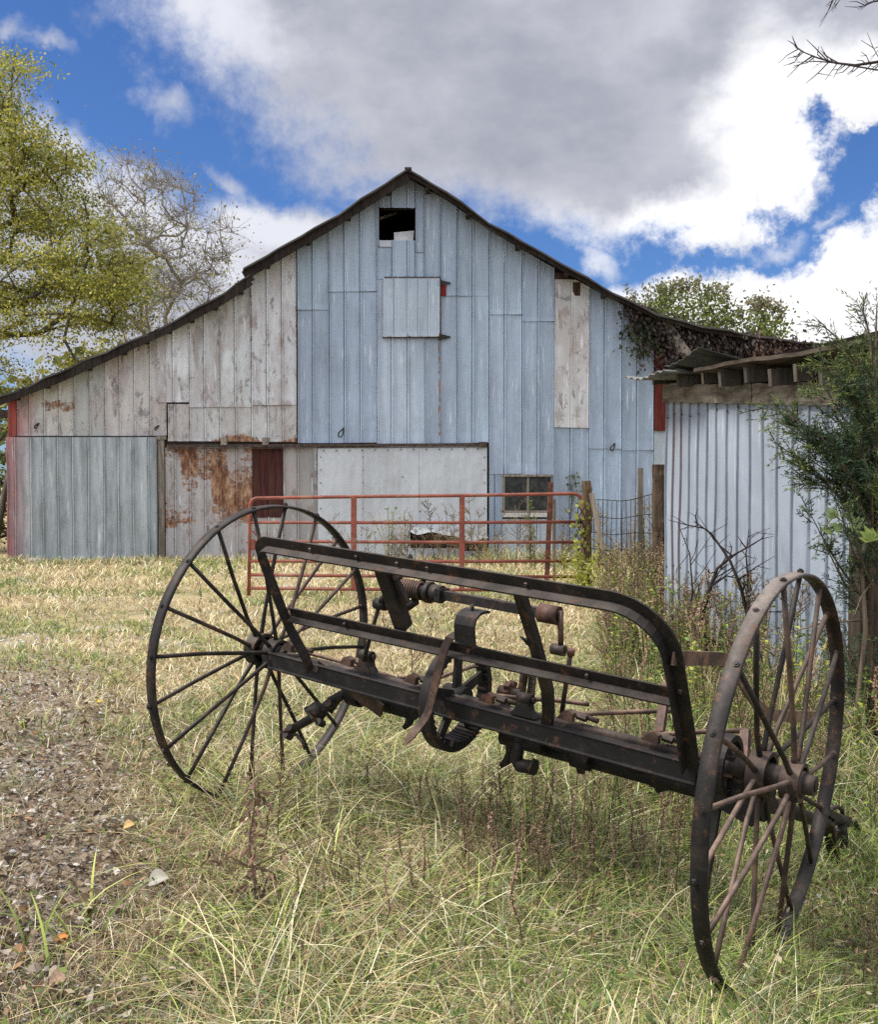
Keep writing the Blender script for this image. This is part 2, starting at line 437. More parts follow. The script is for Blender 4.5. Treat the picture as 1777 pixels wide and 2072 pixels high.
def build_world():
    w = bpy.data.worlds.new('World'); scene.world = w; w.use_nodes = True
    nt = w.node_tree; nt.nodes.clear(); g = G(nt)
    out = g.node('ShaderNodeOutputWorld'); bg = g.node('ShaderNodeBackground'); g.L.new(bg.outputs[0], out.inputs[0])
    bg.inputs[1].default_value = .1
    sky = g.node('ShaderNodeTexSky', sky_type='NISHITA'); sky.sun_disc = False
    sky.sun_elevation = SUN_EL; sky.sun_rotation = SUN_AZ; sky.air_density = 1.0; sky.dust_density = .3; sky.ozone_density = 2.5
    tc = g.node('ShaderNodeTexCoord'); d = tc.outputs['Generated']
    sx = g.node('ShaderNodeSeparateXYZ'); g.L.new(d, sx.inputs[0]); x, y, z = sx.outputs
    az0 = g.m('ARCTAN2', x, y); el0 = g.m('ARCSINE', z)
    n1 = g.node('ShaderNodeTexNoise'); n1.inputs['Scale'].default_value = 5.5; n1.inputs['Detail'].default_value = 6; n1.inputs['Roughness'].default_value = .62
    g.L.new(d, n1.inputs['Vector'])
    n2 = g.noise(d, 14, 7, .66, 1)
    def sep(c):
        s_ = g.node('ShaderNodeSeparateColor'); g.L.new(c, s_.inputs[0]); return s_.outputs
    a, b = sep(n1.outputs['Color']), sep(n2)
    def warp(base, u, v, k1, k2):
        return g.m('ADD', base, g.m('ADD', g.m('MULTIPLY', g.m('SUBTRACT', u, .5), k1), g.m('MULTIPLY', g.m('SUBTRACT', v, .5), k2)))
    az = warp(az0, a[0], b[0], .16, .05); el = warp(el0, a[1], b[1], .12, .04)
    def azel(px, py):
        v = unit(ray(px, py)); return math.atan2(v[0], v[1]), math.asin(v[2])
    def blob(px, py, rx, ry, rot=0, A=None, E=None):
        """1 at the centre, 0 on the edge; radii in survey pixels; rot in degrees, clockwise in the picture."""
        a0, e0 = azel(px, py); A = az if A is None else A; E = el if E is None else E
        da = g.m('SUBTRACT', A, a0); de = g.m('SUBTRACT', E, e0)
        c, s_ = math.cos(math.radians(rot)), math.sin(math.radians(rot)); kx, ky = FD / rx, FD / ry
        u = g.m('ADD', g.m('MULTIPLY', da, c * kx), g.m('MULTIPLY', de, -s_ * kx))
        v = g.m('ADD', g.m('MULTIPLY', da, s_ * ky), g.m('MULTIPLY', de, c * ky))
        r = g.m('SQRT', g.m('ADD', g.m('MULTIPLY', u, u), g.m('MULTIPLY', v, v)))
        return g.m('SUBTRACT', 1., r)
    def union(l, k=.15):
        r = l[0]
        for q in l[1:]: r = g.m('SMOOTH_MAX', r, q, k)
        return r
    dark = [blob(900, -60, 700, 330), blob(1080, 230, 560, 225), blob(1360, 220, 300, 235), blob(810, 140, 320, 170, 25), blob(1700, -20, 420, 190)]
    white = [blob(40, 500, 330, 230, 30), blob(310, 600, 330, 210, 25), blob(600, 520, 210, 110, 5),
             blob(1800, 580, 230, 165, -15), blob(1500, 660, 420, 120), blob(1270, 650, 210, 85), blob(1760, 190, 110, 50, 10)]
    wisp = [blob(330, 240, 75, 45, 20), blob(90, 120, 70, 26, 25), blob(0, 60, 60, 30), blob(1225, 500, 80, 28, 25), blob(480, 390, 60, 30, 30), blob(1560, 470, 70, 30, -10), blob(1660, 400, 60, 22, -30)]
    fd = union(dark); fw = union(white); fs = g.m('SUBTRACT', union(wisp), .22)
    field = g.m('SMOOTH_MAX', fd, fw, .08)
    # elsewhere in the sky: broken cloud
    gen = g.m('MULTIPLY', g.m('SUBTRACT', g.noise(d, 2.2, 4, .6), .40), 3.)
    wout = g.smooth(g.m('MAXIMUM', g.m('ABSOLUTE', az0), el0), .50, .80)
    field = g.m('ADD', g.m('MULTIPLY', field, g.m('SUBTRACT', 1., wout)), g.m('MULTIPLY', gen, wout))
    fray = g.m('MULTIPLY', g.m('SUBTRACT', g.noise(d, 24, 7, .68), .5), .62)
    rt = g.smooth(az0, .10, .28)
    cov = g.smooth(g.m('ADD', field, g.m('MULTIPLY', fray, g.m('ADD', 1., g.m('MULTIPLY', rt, .9)))), -.10, g.m('SUBTRACT', .36, g.m('MULTIPLY', rt, .16)))
    wsp = g.m('MULTIPLY', g.smooth(g.m('ADD', g.m('ADD', fs, g.m('MULTIPLY', fray, 2.2)), g.m('MULTIPLY', g.m('SUBTRACT', n1.outputs[0], .5), 1.6)), -.25, .95), .72)
    cov = g.m('MAXIMUM', cov, wsp)
    # how white the cloud is
    bright = union([blob(1560, 280, 130, 190, 20), blob(1330, 440, 330, 60, -8), blob(1777, 560, 300, 210), blob(1500, 640, 480, 130),
                    blob(560, 480, 160, 60, 12), blob(300, 430, 330, 60, 35), blob(400, 40, 200, 130), blob(1777, 180, 140, 60)], .1)
    mott = g.noise(g.scale3(d, (1, 1, 1.7)), 8, 6, .58)
    wb = g.smooth(g.m('ADD', bright, g.m('MULTIPLY', g.m('SUBTRACT', mott, .5), 1.5)), -.35, .75)
    thin = g.smooth(field, .55, .05, 0., .45)                # rims let more light through
    wb = g.m('MINIMUM', g.m('ADD', wb, g.m('MULTIPLY', thin, g.m('SUBTRACT', 1., wb))), 1.)
    grey = g.mix(g.smooth(mott, .3, .7), (3.9, 4.1, 4.9), (5.7, 5.9, 6.6))
    wcol = g.mix(g.smooth(az0, -.15, .35), (8.2, 8.4, 9.2), (11.5, 11.5, 11.8))
    cc = g.mix(wb, grey, wcol)
    # behind the camera: unseen broken cloud, brightened to fill barn front and ground
    back = g.smooth(y, .1, -.5)
    cc = g.mix(back, cc, BACK)
    blue = g.mix(1., sky.outputs[0], (.56, .83, 1.28), 'MULTIPLY')
    sat = g.node('ShaderNodeHueSaturation'); sat.inputs['Saturation'].default_value = 1.0; sat.inputs['Value'].default_value = .95
    g.L.new(blue, sat.inputs['Color'])
    fincol = g.mix(cov, sat.outputs[0], cc)
    g.L.new(fincol, bg.inputs[0])
    w.cycles.sampling_method = 'MANUAL'; w.cycles.sample_map_resolution = 512
BACK = (16.5, 16.9, 17.6)
build_world()

# ------------------------------------------------------------------ ground sheet
def build_ground():
    xs = np.concatenate([[-600, -250, -120, -60, -30, -18, -12, -9], np.arange(-7, 7.01, .1), [9, 12, 18, 30, 60, 120, 250, 600]])
    ys = np.concatenate([[-300, -80, -20, -6, -2, 0, 1], np.arange(1.6, 14, .1), np.arange(14, 24, .4), [26, 30, 36, 45, 60, 90, 150, 300, 700, 1500]])
    X, Y = np.meshgrid(xs, ys); Z = ground_z(X, Y)
    r = NR.normal(0, .006, Z.shape); near = (np.abs(X) < 7) & (Y > 1.5) & (Y < 14); Z = Z + r * near
    v = np.stack([X, Y, Z], -1).reshape(-1, 3); nx = len(xs); i = np.arange((len(ys) - 1) * (nx - 1)); r_, c_ = i // (nx - 1), i % (nx - 1)
    a = r_ * nx + c_
    f = np.stack([a, a + 1, a + nx + 1, a + nx], 1)
    o = link('ground', raw_mesh('ground', v, [f], smooth=True), M['ground'])
    tag(o, kind='structure')
build_ground()

# ------------------------------------------------------------------ the barn
WY = 20.6                                   # plane of the gable wall
def wx(px): return at(px, 1036, WY)[0]
def wz(py): return at(888, py, WY)[2]
RY = WY - .50
ROOF_L = [(826, 343), (660, 448), (493, 545)]
ROOF_LL = [(506, 556), (453, 592), (400, 621), (356, 644), (310, 666), (263, 687), (214, 710), (119, 753), (41, 783), (-6, 801)]
ROOF_R = [(826, 343), (905, 388), (990, 448), (1110, 518), (1190, 562), (1265, 602), (1330, 634), (1420, 660), (1590, 686), (1777, 711), (1940, 735)]
def rp(l): return [(at(px, py, RY)[0], at(px, py, RY)[2]) for px, py in l]
_rl = sorted(rp(ROOF_L)[1:] + rp(ROOF_LL)[1:] + rp(ROOF_R))
_rx = np.array([p[0] for p in _rl]); _rz = np.array([p[1] for p in _rl])
def soffit(x): return float(np.interp(x, _rx, _rz)) - .05
barn = thing('barn', 'old tin-clad barn with patched grey siding, gable roof and open loft hatch', 'barn', (wx(826), WY, 0))

BLUE = (.272, .335, .425); WORN = (.50, .52, .555); PALE = (.44, .445, .45)
def sheet(mb, seams, ytop, ybot, col, rust=None, proud=None, rib=.028, nseg=14, wob=.006, ribcol=None, flare=.012, jitter=.07, runp=.16):
    """one ribbed sheet; seams in survey px across, ytop None means up to the roof."""
    proud = rnd.uniform(.004, .012) if proud is None else proud
    xs = []
    for i, sp in enumerate(seams):
        x = wx(sp)
        e = .0 if i in (0, len(seams) - 1) else .0
        if i == 0: xs += [(x + .001, -.3), (x + .010, .95), (x + .020, 1), (x + .030, 0)]
        elif i == len(seams) - 1: xs += [(x - .028, 0), (x - .012, 1), (x - .001, .2)]
        else: xs += [(x - .030, 0), (x - .021, -.3), (x - .006, .95), (x + .010, 1), (x + .020, 0)]
        if i < len(seams) - 1:
            x2 = wx(seams[i + 1])
            xs += [(x + (x2 - x) * t, -.12 if t == .5 else 0) for t in (.3, .5, .7)]
    seam_tone = (.70, .71, .73) if rnd.random() < .6 else (1.12, 1.12, 1.12)
    zb = wz(ybot); k = 1 + rnd.uniform(-jitter, jitter); kk = [rnd.uniform(.985, 1.015) for _ in range(3)]
    ph = rnd.uniform(0, 9); vs = []; cs = []; n = len(xs)
    unit_k = [rnd.uniform(.93, 1.06) for _ in seams]; runs = [(rnd.random(), rnd.random() * .7, rnd.uniform(.15, .6)) for _ in seams]; sx = [wx(q) for q in seams]
    drop = rnd.uniform(-.02, .02)
    for j in range(nseg + 1):
        t = j / nseg
        for x, r in xs:
            zt = soffit(x) - .0 if ytop is None else min(wz(ytop), soffit(x))
            b = zb + drop * (x - xs[0][0])
            z = zt + (b - zt) * t
            y = WY - .03 - proud - r * rib - wob * (math.sin(z * 1.7 + ph) * math.sin(x * 4 + ph * 2) + .5 * math.sin(z * 4.1 + x * 7 + ph))
            if t == 1: y -= flare
            vs.append((x, y, z))
            a = 0 if rust is None else rust(x, z, t)
            ui = max(0, sum(1 for q in sx if q <= x + 1e-4) - 1); cb = col(x, z) if callable(col) else col; c = [cb[i_] * k * kk[i_] * unit_k[ui] for i_ in range(3)]
            if r > 0 and runs[ui][0] < runp and runs[ui][1] < t < runs[ui][1] + runs[ui][2]: a = max(a, .42 if runp < .3 else .52)
            if r == 1: c = [min(.8, q * 1.30) for q in c]           # crest lightened: rib highlight painted into the colour
            elif r == -.3: c = [q * (.42 if runs[ui][2] > .3 else .6) for q in c]      # left flank darkened: rib shade painted into the colour
            cs.append((*c, a))
    fs = [(j * n + i, (j + 1) * n + i, (j + 1) * n + i + 1, j * n + i + 1) for j in range(nseg) for i in range(n - 1)]
    mb.add(vs, fs, cs)
def seams_between(all_, a, b): return [s for s in all_ if a - 4 <= s <= b + 4]

# dark plank backing with the real openings left out
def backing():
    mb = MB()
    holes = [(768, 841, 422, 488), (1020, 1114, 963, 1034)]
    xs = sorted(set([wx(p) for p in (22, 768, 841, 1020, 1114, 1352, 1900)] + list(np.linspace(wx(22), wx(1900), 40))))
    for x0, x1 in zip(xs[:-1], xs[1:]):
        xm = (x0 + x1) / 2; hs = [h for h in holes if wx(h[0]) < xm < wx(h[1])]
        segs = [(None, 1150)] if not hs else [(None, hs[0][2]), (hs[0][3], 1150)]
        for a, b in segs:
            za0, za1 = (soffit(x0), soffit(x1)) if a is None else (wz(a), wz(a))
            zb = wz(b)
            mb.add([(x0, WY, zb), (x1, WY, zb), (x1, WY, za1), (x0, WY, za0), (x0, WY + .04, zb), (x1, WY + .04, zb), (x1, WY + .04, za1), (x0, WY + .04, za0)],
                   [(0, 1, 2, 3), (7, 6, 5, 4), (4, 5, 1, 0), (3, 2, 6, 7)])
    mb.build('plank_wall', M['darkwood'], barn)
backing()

_sheet = sheet
def worn_sheet(*a, **k): k.setdefault('runp', .38); k.setdefault('jitter', .13); _sheet(*a, **k)
SE = [603.7, 635.8, 667.5, 699.6, 731.3, 763.4, 794.2, 826.3, 859.3, 891.9, 924, 957, 988.7, 1021.7, 1055, 1088.6, 1120.7, 1155, 1190, 1222.7, 1256, 1288.5, 1320.7, 1350]
S = lambda a, b: seams_between(SE, a, b)
def wall_sheets():
    mb = MB()
    B = BLUE
    def stain(px, z0, z1, w=.05, amt=.55):
        xc = wx(px); a, b = wz(z0), wz(z1)
        return lambda x, z, t: amt * max(0, 1 - abs(x - xc) / w) * (b < z < a)
    R = lambda py0, py1: [py0, py1]
    low = 897
    sheet(mb, S(603.7, 667.5), 628, low, B, proud=.004)
    sheet(mb, S(603.7, 667.5), None, 628, B, proud=.013)
    sheet(mb, S(667.5, 763.4), 592, low, B, proud=.005)
    sheet(mb, S(667.5, 763.4), None, 592, B, proud=.014)
    # column around the loft hatch
    sheet(mb, [763.4, 768], None, 500, B, nseg=6); sheet(mb, [768, 794.2, 826.3, 841], None, 422, B, proud=.012, nseg=5)
    sheet(mb, [841, 859.3], None, 512, B, nseg=6)
    sheet(mb, [763.4, 794.2], 500, 566, B, proud=.008, nseg=4); sheet(mb, [768, 794.2], 488, 501, (.40, .44, .49), proud=.016, nseg=3)
    sheet(mb, [794.2, 826.3, 841], 488, 566, B, proud=.017, nseg=5)
    sheet(mb, [841, 859.3], 512, 566, B, proud=.006, nseg=4)
    sheet(mb, S(763.4, 859.3), 560, 900, (.33, .39, .47), stain(800, 690, 740, .3, .12), proud=.004)
    sheet(mb, [859.3, 891.9], None, 900, B, stain(889, 690, 900, .07, .62), proud=.006, nseg=22)
    sheet(mb, [891.9, 924], 600, 897, B, stain(893, 690, 840, .09, .40), proud=.004)
    sheet(mb, [891.9, 924], None, 600, B, proud=.012)
    sheet(mb, S(924, 988.7), 600, 897, B, proud=.005); sheet(mb, S(924, 988.7), None, 600, B, proud=.014)
    sheet(mb, S(988.7, 1055), 638, 960, B, proud=.004); sheet(mb, S(988.7, 1055), None, 638, B, proud=.013)
    sheet(mb, S(1055, 1120.7), 652, 960, B, proud=.004); sheet(mb, S(1055, 1120.7), None, 652, B, proud=.012)
    sheet(mb, [988.7, 1003, 1017], 960, 1145, B, proud=.006, nseg=8)
    sheet(mb, [1017, 1055, 1088.6, 1118], 1050, 1145, (.37, .42, .48), proud=.006, nseg=6)
    sheet(mb, [1117, 1155, 1190], 862, 1145, B, proud=.004)
    sheet(mb, S(1190, 1256), 907, 1145, B, proud=.004); sheet(mb, S(1190, 1256), None, 908, B, proud=.013)
    sheet(mb, S(1256, 1320.7), 911, 1145, B, proud=.004); sheet(mb, S(1256, 1320.7), None, 912, B, proud=.012)
    sheet(mb, [1320.7, 1352], 872, 1145, (.37, .42, .48), proud=.004)
    D = (.16, .17, .185)  # darker grey: shade under the right roof painted into these sheets
    sheet(mb, [1350, 1382, 1414, 1446, 1478], None, 1145, D, proud=.004); sheet(mb, [1478, 1510, 1542, 1574, 1606], None, 1145, D, proud=.006)
    sheet(mb, [1606, 1650, 1700, 1760, 1820, 1890], None, 1145, D, proud=.006)
    mb.build('siding', M['galv'], barn, label='blue grey galvanised ribbed sheets')
    mb = MB()
    sheet(mb, [1120.7, 1155, 1190], 567, 865, PALE, lambda x, z, t: .22 if abs(x - wx(1188)) < .05 else .04, proud=.03, rib=.010, jitter=0)
    mb.build('pale_siding', M['worn'], barn, label='pale creased sheet of two widths nailed over the blue siding')
    # whitewashed lean-to
    W1 = [354, 386, 417, 448, 479, 511, 543, 574, 602]
    mb = MB()
    worn_sheet(mb, [38, 64, 94, 124, 154], None, 883, lambda x, z: tuple(b * (1 - f) + r_ * f for b, r_, f in zip((.42, .42, .41), (.30, .07, .08), [max(0, min(1, 1 - (x - wx(40)) / .42)) * .85] * 3)), lambda x, z, t: .55 * (abs(z - wz(822)) < .12 and wx(96) < x < wx(156)), proud=.006)
    worn_sheet(mb, [154, 186, 216], None, 883, (.40, .425, .425), proud=.010)
    worn_sheet(mb, [216, 246, 276, 308, 340], None, 883, (.41, .40, .40), lambda x, z, t: .1, proud=.008)
    worn_sheet(mb, [322, 354, 386], None, 815, WORN, proud=.018)
    for a, b in ((386, 448), (448, 511), (511, 602)):
        worn_sheet(mb, [s for s in W1 if a - 3 < s < b + 3], None, 822 + rnd.uniform(-3, 3), WORN, proud=.012 + rnd.random() * .004)
    def low(x, z, t): return (.62 + .16 * math.sin(x * 4.3)) * max(0, 1 - (z - wz(893)) / .50) ** 1.2
    worn_sheet(mb, [342, 356, 386], 818, 893, (.45, .44, .44), lambda x, z, t: .45 if x < wx(354) else low(x, z, t) * .7, proud=.004)
    worn_sheet(mb, [386, 417, 448, 480, 512, 544, 574, 602], 818, 893, (.48, .485, .50), low, proud=.004)
    mb.build('worn_siding', M['worn'], barn, label='whitewashed sheets flaking and spotted with rust')
    mb = MB()
    def rusty(x, z, t):
        if z < wz(1062) + .06 * math.sin(x * 5): return .22
        k_ = int((x - wx(336)) / .31); return (.50, .59, .46, .58, .52, .62, .48)[min(max(k_, 0), 6)] + .10 * math.sin(z * 3 + k_)
    worn_sheet(mb, [336, 356, 386, 417, 448, 480, 512], 905, 1133, (.37, .365, .375), rusty, proud=.006, nseg=24, flare=0)
    worn_sheet(mb, [574, 604, 644], 905, 1133, (.30, .295, .30), lambda x, z, t: .40, proud=.006, flare=0)
    worn_sheet(mb, [512, 544, 574], 1046, 1133, (.33, .325, .32), lambda x, z, t: .45, proud=.006, flare=0)
    mb.build('rusted_siding', M['worn'], barn, label='lower sheets eaten by orange and brown rust')
    mb = MB()
    for a, b in ((512, 527), (527.5, 543), (543.5, 558), (558.5, 574)):
        mb.box((wx(a), WY - .05 - rnd.random() * .008, wz(1047)), (wx(b), WY - .02, wz(906)), col=(.42, rnd.uniform(.45, .65), .6, 0))
    mb.build('red_boards', M['redwood'], barn, label='dark maroon boards exposed beside the bright sheet door')
    mb = MB()
    for a, b in ((1122, 1138), (1139, 1155), (1156, 1172), (1173, 1190)):
        zt = min(soffit(wx(a)), soffit(wx(b))); mb.box((wx(a), WY - .05 - rnd.random() * .01, wz(600)), (wx(b), WY - .02, zt), col=(.45, rnd.uniform(.7, .9), .75, 0))
    mb.build('gap_boards', M['redwood'], barn, label='brown boards bare between roof and pale sheet')
    mb = MB()
    mb.box((wx(1322), WY - .10, wz(872)), (wx(1348), WY - .02, soffit(wx(1330))), col=(.75, .55, .55, 0))
    mb.build('red_trim', M['redwood'], barn, label='dark red board at the right end of the blue siding')
wall_sheets()

def barn_trim():
    # corner post, flaking red
    mb = MB(); mb.box((wx(21), WY - .07, wz(1138)), (wx(38), WY + .05, soffit(wx(24)) - .02), col=(1.5, 1.3, 1.3, 0)); mb.build('corner_board', M['redwood'], barn, bevel=.006)
    mb = MB(); mb.box((wx(323), WY - .09, wz(1134)), (wx(335), WY - .01, wz(886))); mb.box((wx(320), WY - .12, wz(890)), (wx(340), WY - .02, wz(883)))
    mb.build('door_post', M['wood'], barn, label='grey weathered post beside the sliding door')
    # sliding door on the left
    d = MB(); sm = [20.5, 38, 70, 94, 124, 154, 185, 217, 245, 275, 306, 322]
    rustl = lambda x, z, t: .55 * max(0, 1 - abs(x - wx(209)) / .12) * (.4 + .6 * t)
    redl = lambda x, z, base, w: tuple(b * (1 - f) + r_ * f for b, r_, f in zip(base, (.30, .10, .10), [max(0, min(1, 1 - (x - w) / .55)) ** 1.3 * .9] * 3))
    sheet(d, sm, 885.5, 1134, lambda x, z: redl(x, z, (.285, .318, .35), wx(22)), rustl, proud=.12, rib=.034, nseg=18, wob=.016, jitter=0)
    for x in (wx(22), wx(319)): d.box((x, WY - .14, wz(1132)), (x + .03, WY - .10, wz(887)), col=(.2, .2, .2, 0))
    door = d.build('sliding_door', M['galv_door'], barn, label='dented grey tin door, closed')
    # rail over the doors
    t = MB(); t.beam(at(338, 903, WY - .12), at(984, 899.5, WY - .12), .07, .055); t.beam(at(338, 908, WY - .14), at(984, 904, WY - .14), .05, .015)
    t.box((wx(968), WY - .20, wz(906)), (wx(985), WY - .05, wz(895)))
    tr = t.build('door_track', M['iron_brown'], barn)
    for px in (457, 540):
        h = MB(); h.box((wx(px - 6), WY - .17, wz(901)), (wx(px + 6), WY - .06, wz(886))); h.beam(at(px, 894, WY - .18), at(px, 886, WY - .06), .03, .03); h.build('bracket', M['wood'], barn)
    g_ = MB(); g_.box((wx(36), WY - .10, wz(885.5)), (wx(340), WY - .02, wz(882.5))); g_.build('door_gap', M['darkwood'], barn)  # dark strip standing in for the shaded gap above the door
    # big bright sheet door with a torn foot
    nx, nz = 44, 40; x0, x1, z0, z1 = wx(645), wx(985), wz(907), wz(1131); vs = []; fs = []; cs = []
    zt = lambda x: wz(907) + (x - x0) / (x1 - x0) * .06
    for j in range(nz + 1):
        for i in range(nx + 1):
            x = x0 + (x1 - x0) * i / nx; z = zt(x) + (z1 - zt(x)) * j / nz
            y = WY - .14 - .012 * math.sin(x * 2.1 + 1) * math.sin(z * 1.4) - .005 * math.sin(x * 6 + z * 3)
            for sp in (735, 848):
                if abs(x - wx(sp)) < .05: y -= .006
            vs.append((x, y, z)); cs.append((.40, .425, .46, .03))
    tear = lambda px, py: (py > 1066 + (.16 * (px - 835)) and px > 832 and py < 1106 + .05 * (px - 832))
    for j in range(nz):
        for i in range(nx):
            px = 645 + 340 * (i + .5) / nx; py = 907 + 224 * (j + .5) / nz
            if not tear(px, py): fs.append((j * (nx + 1) + i, (j + 1) * (nx + 1) + i, (j + 1) * (nx + 1) + i + 1, j * (nx + 1) + i + 1))
    dm = MB(); dm.add(vs, fs, cs, True)
    for px in (735, 848): dm.beam(at(px, 909, WY - .158), at(px, 1060, WY - .158), .006, .004, (0, 1, 0), (.25, .25, .27, 0))
    for px in range(655, 985, 26): dm.ball(at(px, 912 - (px - 645) * .012, WY - .16), .016, (.05, .045, .045, 0), 6)
    for py in range(925, 1060, 26):
        for px in (649, 981, 735): dm.ball(at(px, py, WY - .16), .014, (.05, .045, .045, 0), 6)
    for p in ((815, 965), (850, 1035), (820, 1052)): dm.ball(at(*p, WY - .16), .016, (.05, .045, .045, 0), 6)
    wd = dm.build('sheet_door', M['white_panel'], barn, label='bright smooth sheet door torn open at its foot')
    fl = MB(); vs = []; fs = []; n = 16
    for i in range(n + 1):
        px = 826 + (988 - 826) * i / n
        yb = 1064 + .14 * (px - 826)
        for k in range(6):
            t_ = k / 5
            p = at(px, yb + 3 * math.sin(i * 1.1) * t_ + t_ * (9 + 4 * math.sin(i * .7)), WY - .155 - .30 * t_ - .04 * math.sin(i * .9) * t_)
            vs.append(p)
    for i in range(n):
        for k in range(5): fs.append((i * 6 + k, i * 6 + k + 1, (i + 1) * 6 + k + 1, (i + 1) * 6 + k))
    fl.add(vs, fs, (.36, .38, .40, .25), True); fl.build('torn_flap', M['white_panel'], wd)
    hole = MB(); hole.box((wx(834), WY - .10, wz(1110)), (wx(984), WY - .06, wz(1064))); hole.build('tear_shade', M['darkwood'], barn)  # dark panel in the tear, standing in for the shade behind
    # loft shutter
    s_ = MB(); sheet(s_, [776, 800, 826, 848, 868, 890], 566, 684, (.30, .355, .435), lambda x, z, t: .5 * (t > .97) + .35 * (x > wx(888)), proud=.09, rib=.012, nseg=10, jitter=0)
    s_.box((wx(775), WY - .11, wz(685)), (wx(890), WY - .04, wz(682.2)), col=(.05, .03, .025, 0)); s_.box((wx(888.5), WY - .115, wz(685)), (wx(892), WY - .04, wz(566)), col=(.09, .035, .025, 0))
    s_.box((wx(779), WY - .115, wz(567)), (wx(893), WY - .04, wz(562.5)), col=(.05, .035, .03, 0))
    sh = s_.build('loft_shutter', M['galv'], barn, label='closed square shutter hung under the gable hatch')
    for py in (573, 682):
        h = MB(); p, q = at(887, py, WY - .13), at(912, py, WY - .07); h.add([p + V3(0, 0, .07), p - V3(0, 0, .07), q - V3(0, .0, .01), q + V3(0, 0, .01), p + V3(0, .03, .07), p + V3(0, .03, -.07), q + V3(0, .03, -.01), q + V3(0, .03, .01)], [(0, 1, 2, 3), (7, 6, 5, 4), (0, 3, 7, 4), (1, 5, 6, 2), (3, 2, 6, 7), (0, 4, 5, 1)])
        h.build('hinge', M['iron'], sh)
    r = MB(); r.box((wx(893), WY - .085, wz(600)), (wx(903), WY - .03, wz(578)), col=(1.1, .45, .42, 0)); r.build('painted_block', M['redwood'], sh)
    # hatch: lining boards and a loose sheet leaning inside
    h = MB(); x0, x1, z0, z1 = wx(768), wx(841), wz(488), wz(422)
    for lo, hi in (((x0 - .02, WY - .035, z0 - .03), (x1 + .02, WY + .14, z0)), ((x0 - .02, WY - .035, z1), (x1 + .02, WY + .14, z1 + .03)), ((x0 - .03, WY - .033, z0), (x0, WY + .14, z1)), ((x1, WY - .033, z0), (x1 + .03, WY + .14, z1))): h.box(lo, hi)
    hh = h.build('loft_hatch', M['darkwood'], barn, label='open square hatch under the ridge')
    l = MB(); q = [at(798, 489, WY + .10), at(836, 489, WY + .10), at(838, 467, WY + .22), at(797, 471, WY + .22)]; l.add(q + [p + V3(0, .02, 0) for p in q], [(0, 1, 2, 3), (7, 6, 5, 4), (0, 3, 7, 4), (1, 5, 6, 2), (3, 2, 6, 7)], (.62, .62, .62, 0)); l.build('loose_sheet', M['white_panel'], hh)
    l = MB(); l.beam(at(768, 443, WY + .5), at(802, 432, WY + .7), .05, .05); l.build('rafter', M['wood'], hh)
    # window
    f = MB(); a = lambda x0, x1, y0, y1, d0, d1: f.box((wx(x0), WY - d1, wz(y1)), (wx(x1), WY - d0, wz(y0)))
    a(1016, 1117, 960, 964.5, .0, .10); a(1018, 1116, 1033, 1036, .0, .08); a(1016, 1021, 964.5, 1033, .0, .09); a(1113, 1117, 964.5, 1033, .0, .09)
    wf = f.build('window', M['wood'], barn, label='small two pane window in a grey frame')
    b = MB(); b.box((wx(1065.5), WY - .055, wz(1033)), (wx(1070), WY - .015, wz(964.5))); b.build('mullion', M['wood'], wf)
    for x0, x1 in ((1021, 1065.5), (1070, 1113)):
        b = MB(); b.box((wx(x0), WY - .03, wz(1033)), (wx(x1), WY - .024, wz(964.5))); b.build('pane', M['glass'], wf)
    b = MB(); b.box((wx(1017), WY - .10, wz(1046)), (wx(1116), WY - .03, wz(1037))); b.build('sill', M['whitewash'], wf)
    # hooks
    for px, py, s in ((690, 876, 1), (1240, 905, .8), (73, 862, .55), (316, 866, .5)):
        k = MB(); c = at(px, py, WY - .13)
        k.tube([c + V3(.04, .05, .10 * s), c + V3(.02, 0, .06 * s), c + V3(-.05 * s, 0, 0), c + V3(-.05 * s, -.01, -.07 * s), c + V3(.0, -.01, -.09 * s), c + V3(.04 * s, 0, -.02 * s), c + V3(.05, .03, .1 * s)], .014, 6)
        k.build('hook', M['iron_dark'], barn)
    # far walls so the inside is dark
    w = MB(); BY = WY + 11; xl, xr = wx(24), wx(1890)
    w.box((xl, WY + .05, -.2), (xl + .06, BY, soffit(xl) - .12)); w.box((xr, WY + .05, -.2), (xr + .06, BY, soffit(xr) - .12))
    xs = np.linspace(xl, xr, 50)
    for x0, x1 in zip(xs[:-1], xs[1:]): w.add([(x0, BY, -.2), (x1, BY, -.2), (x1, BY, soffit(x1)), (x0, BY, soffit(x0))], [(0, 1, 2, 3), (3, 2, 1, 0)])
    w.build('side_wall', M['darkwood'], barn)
barn_trim()

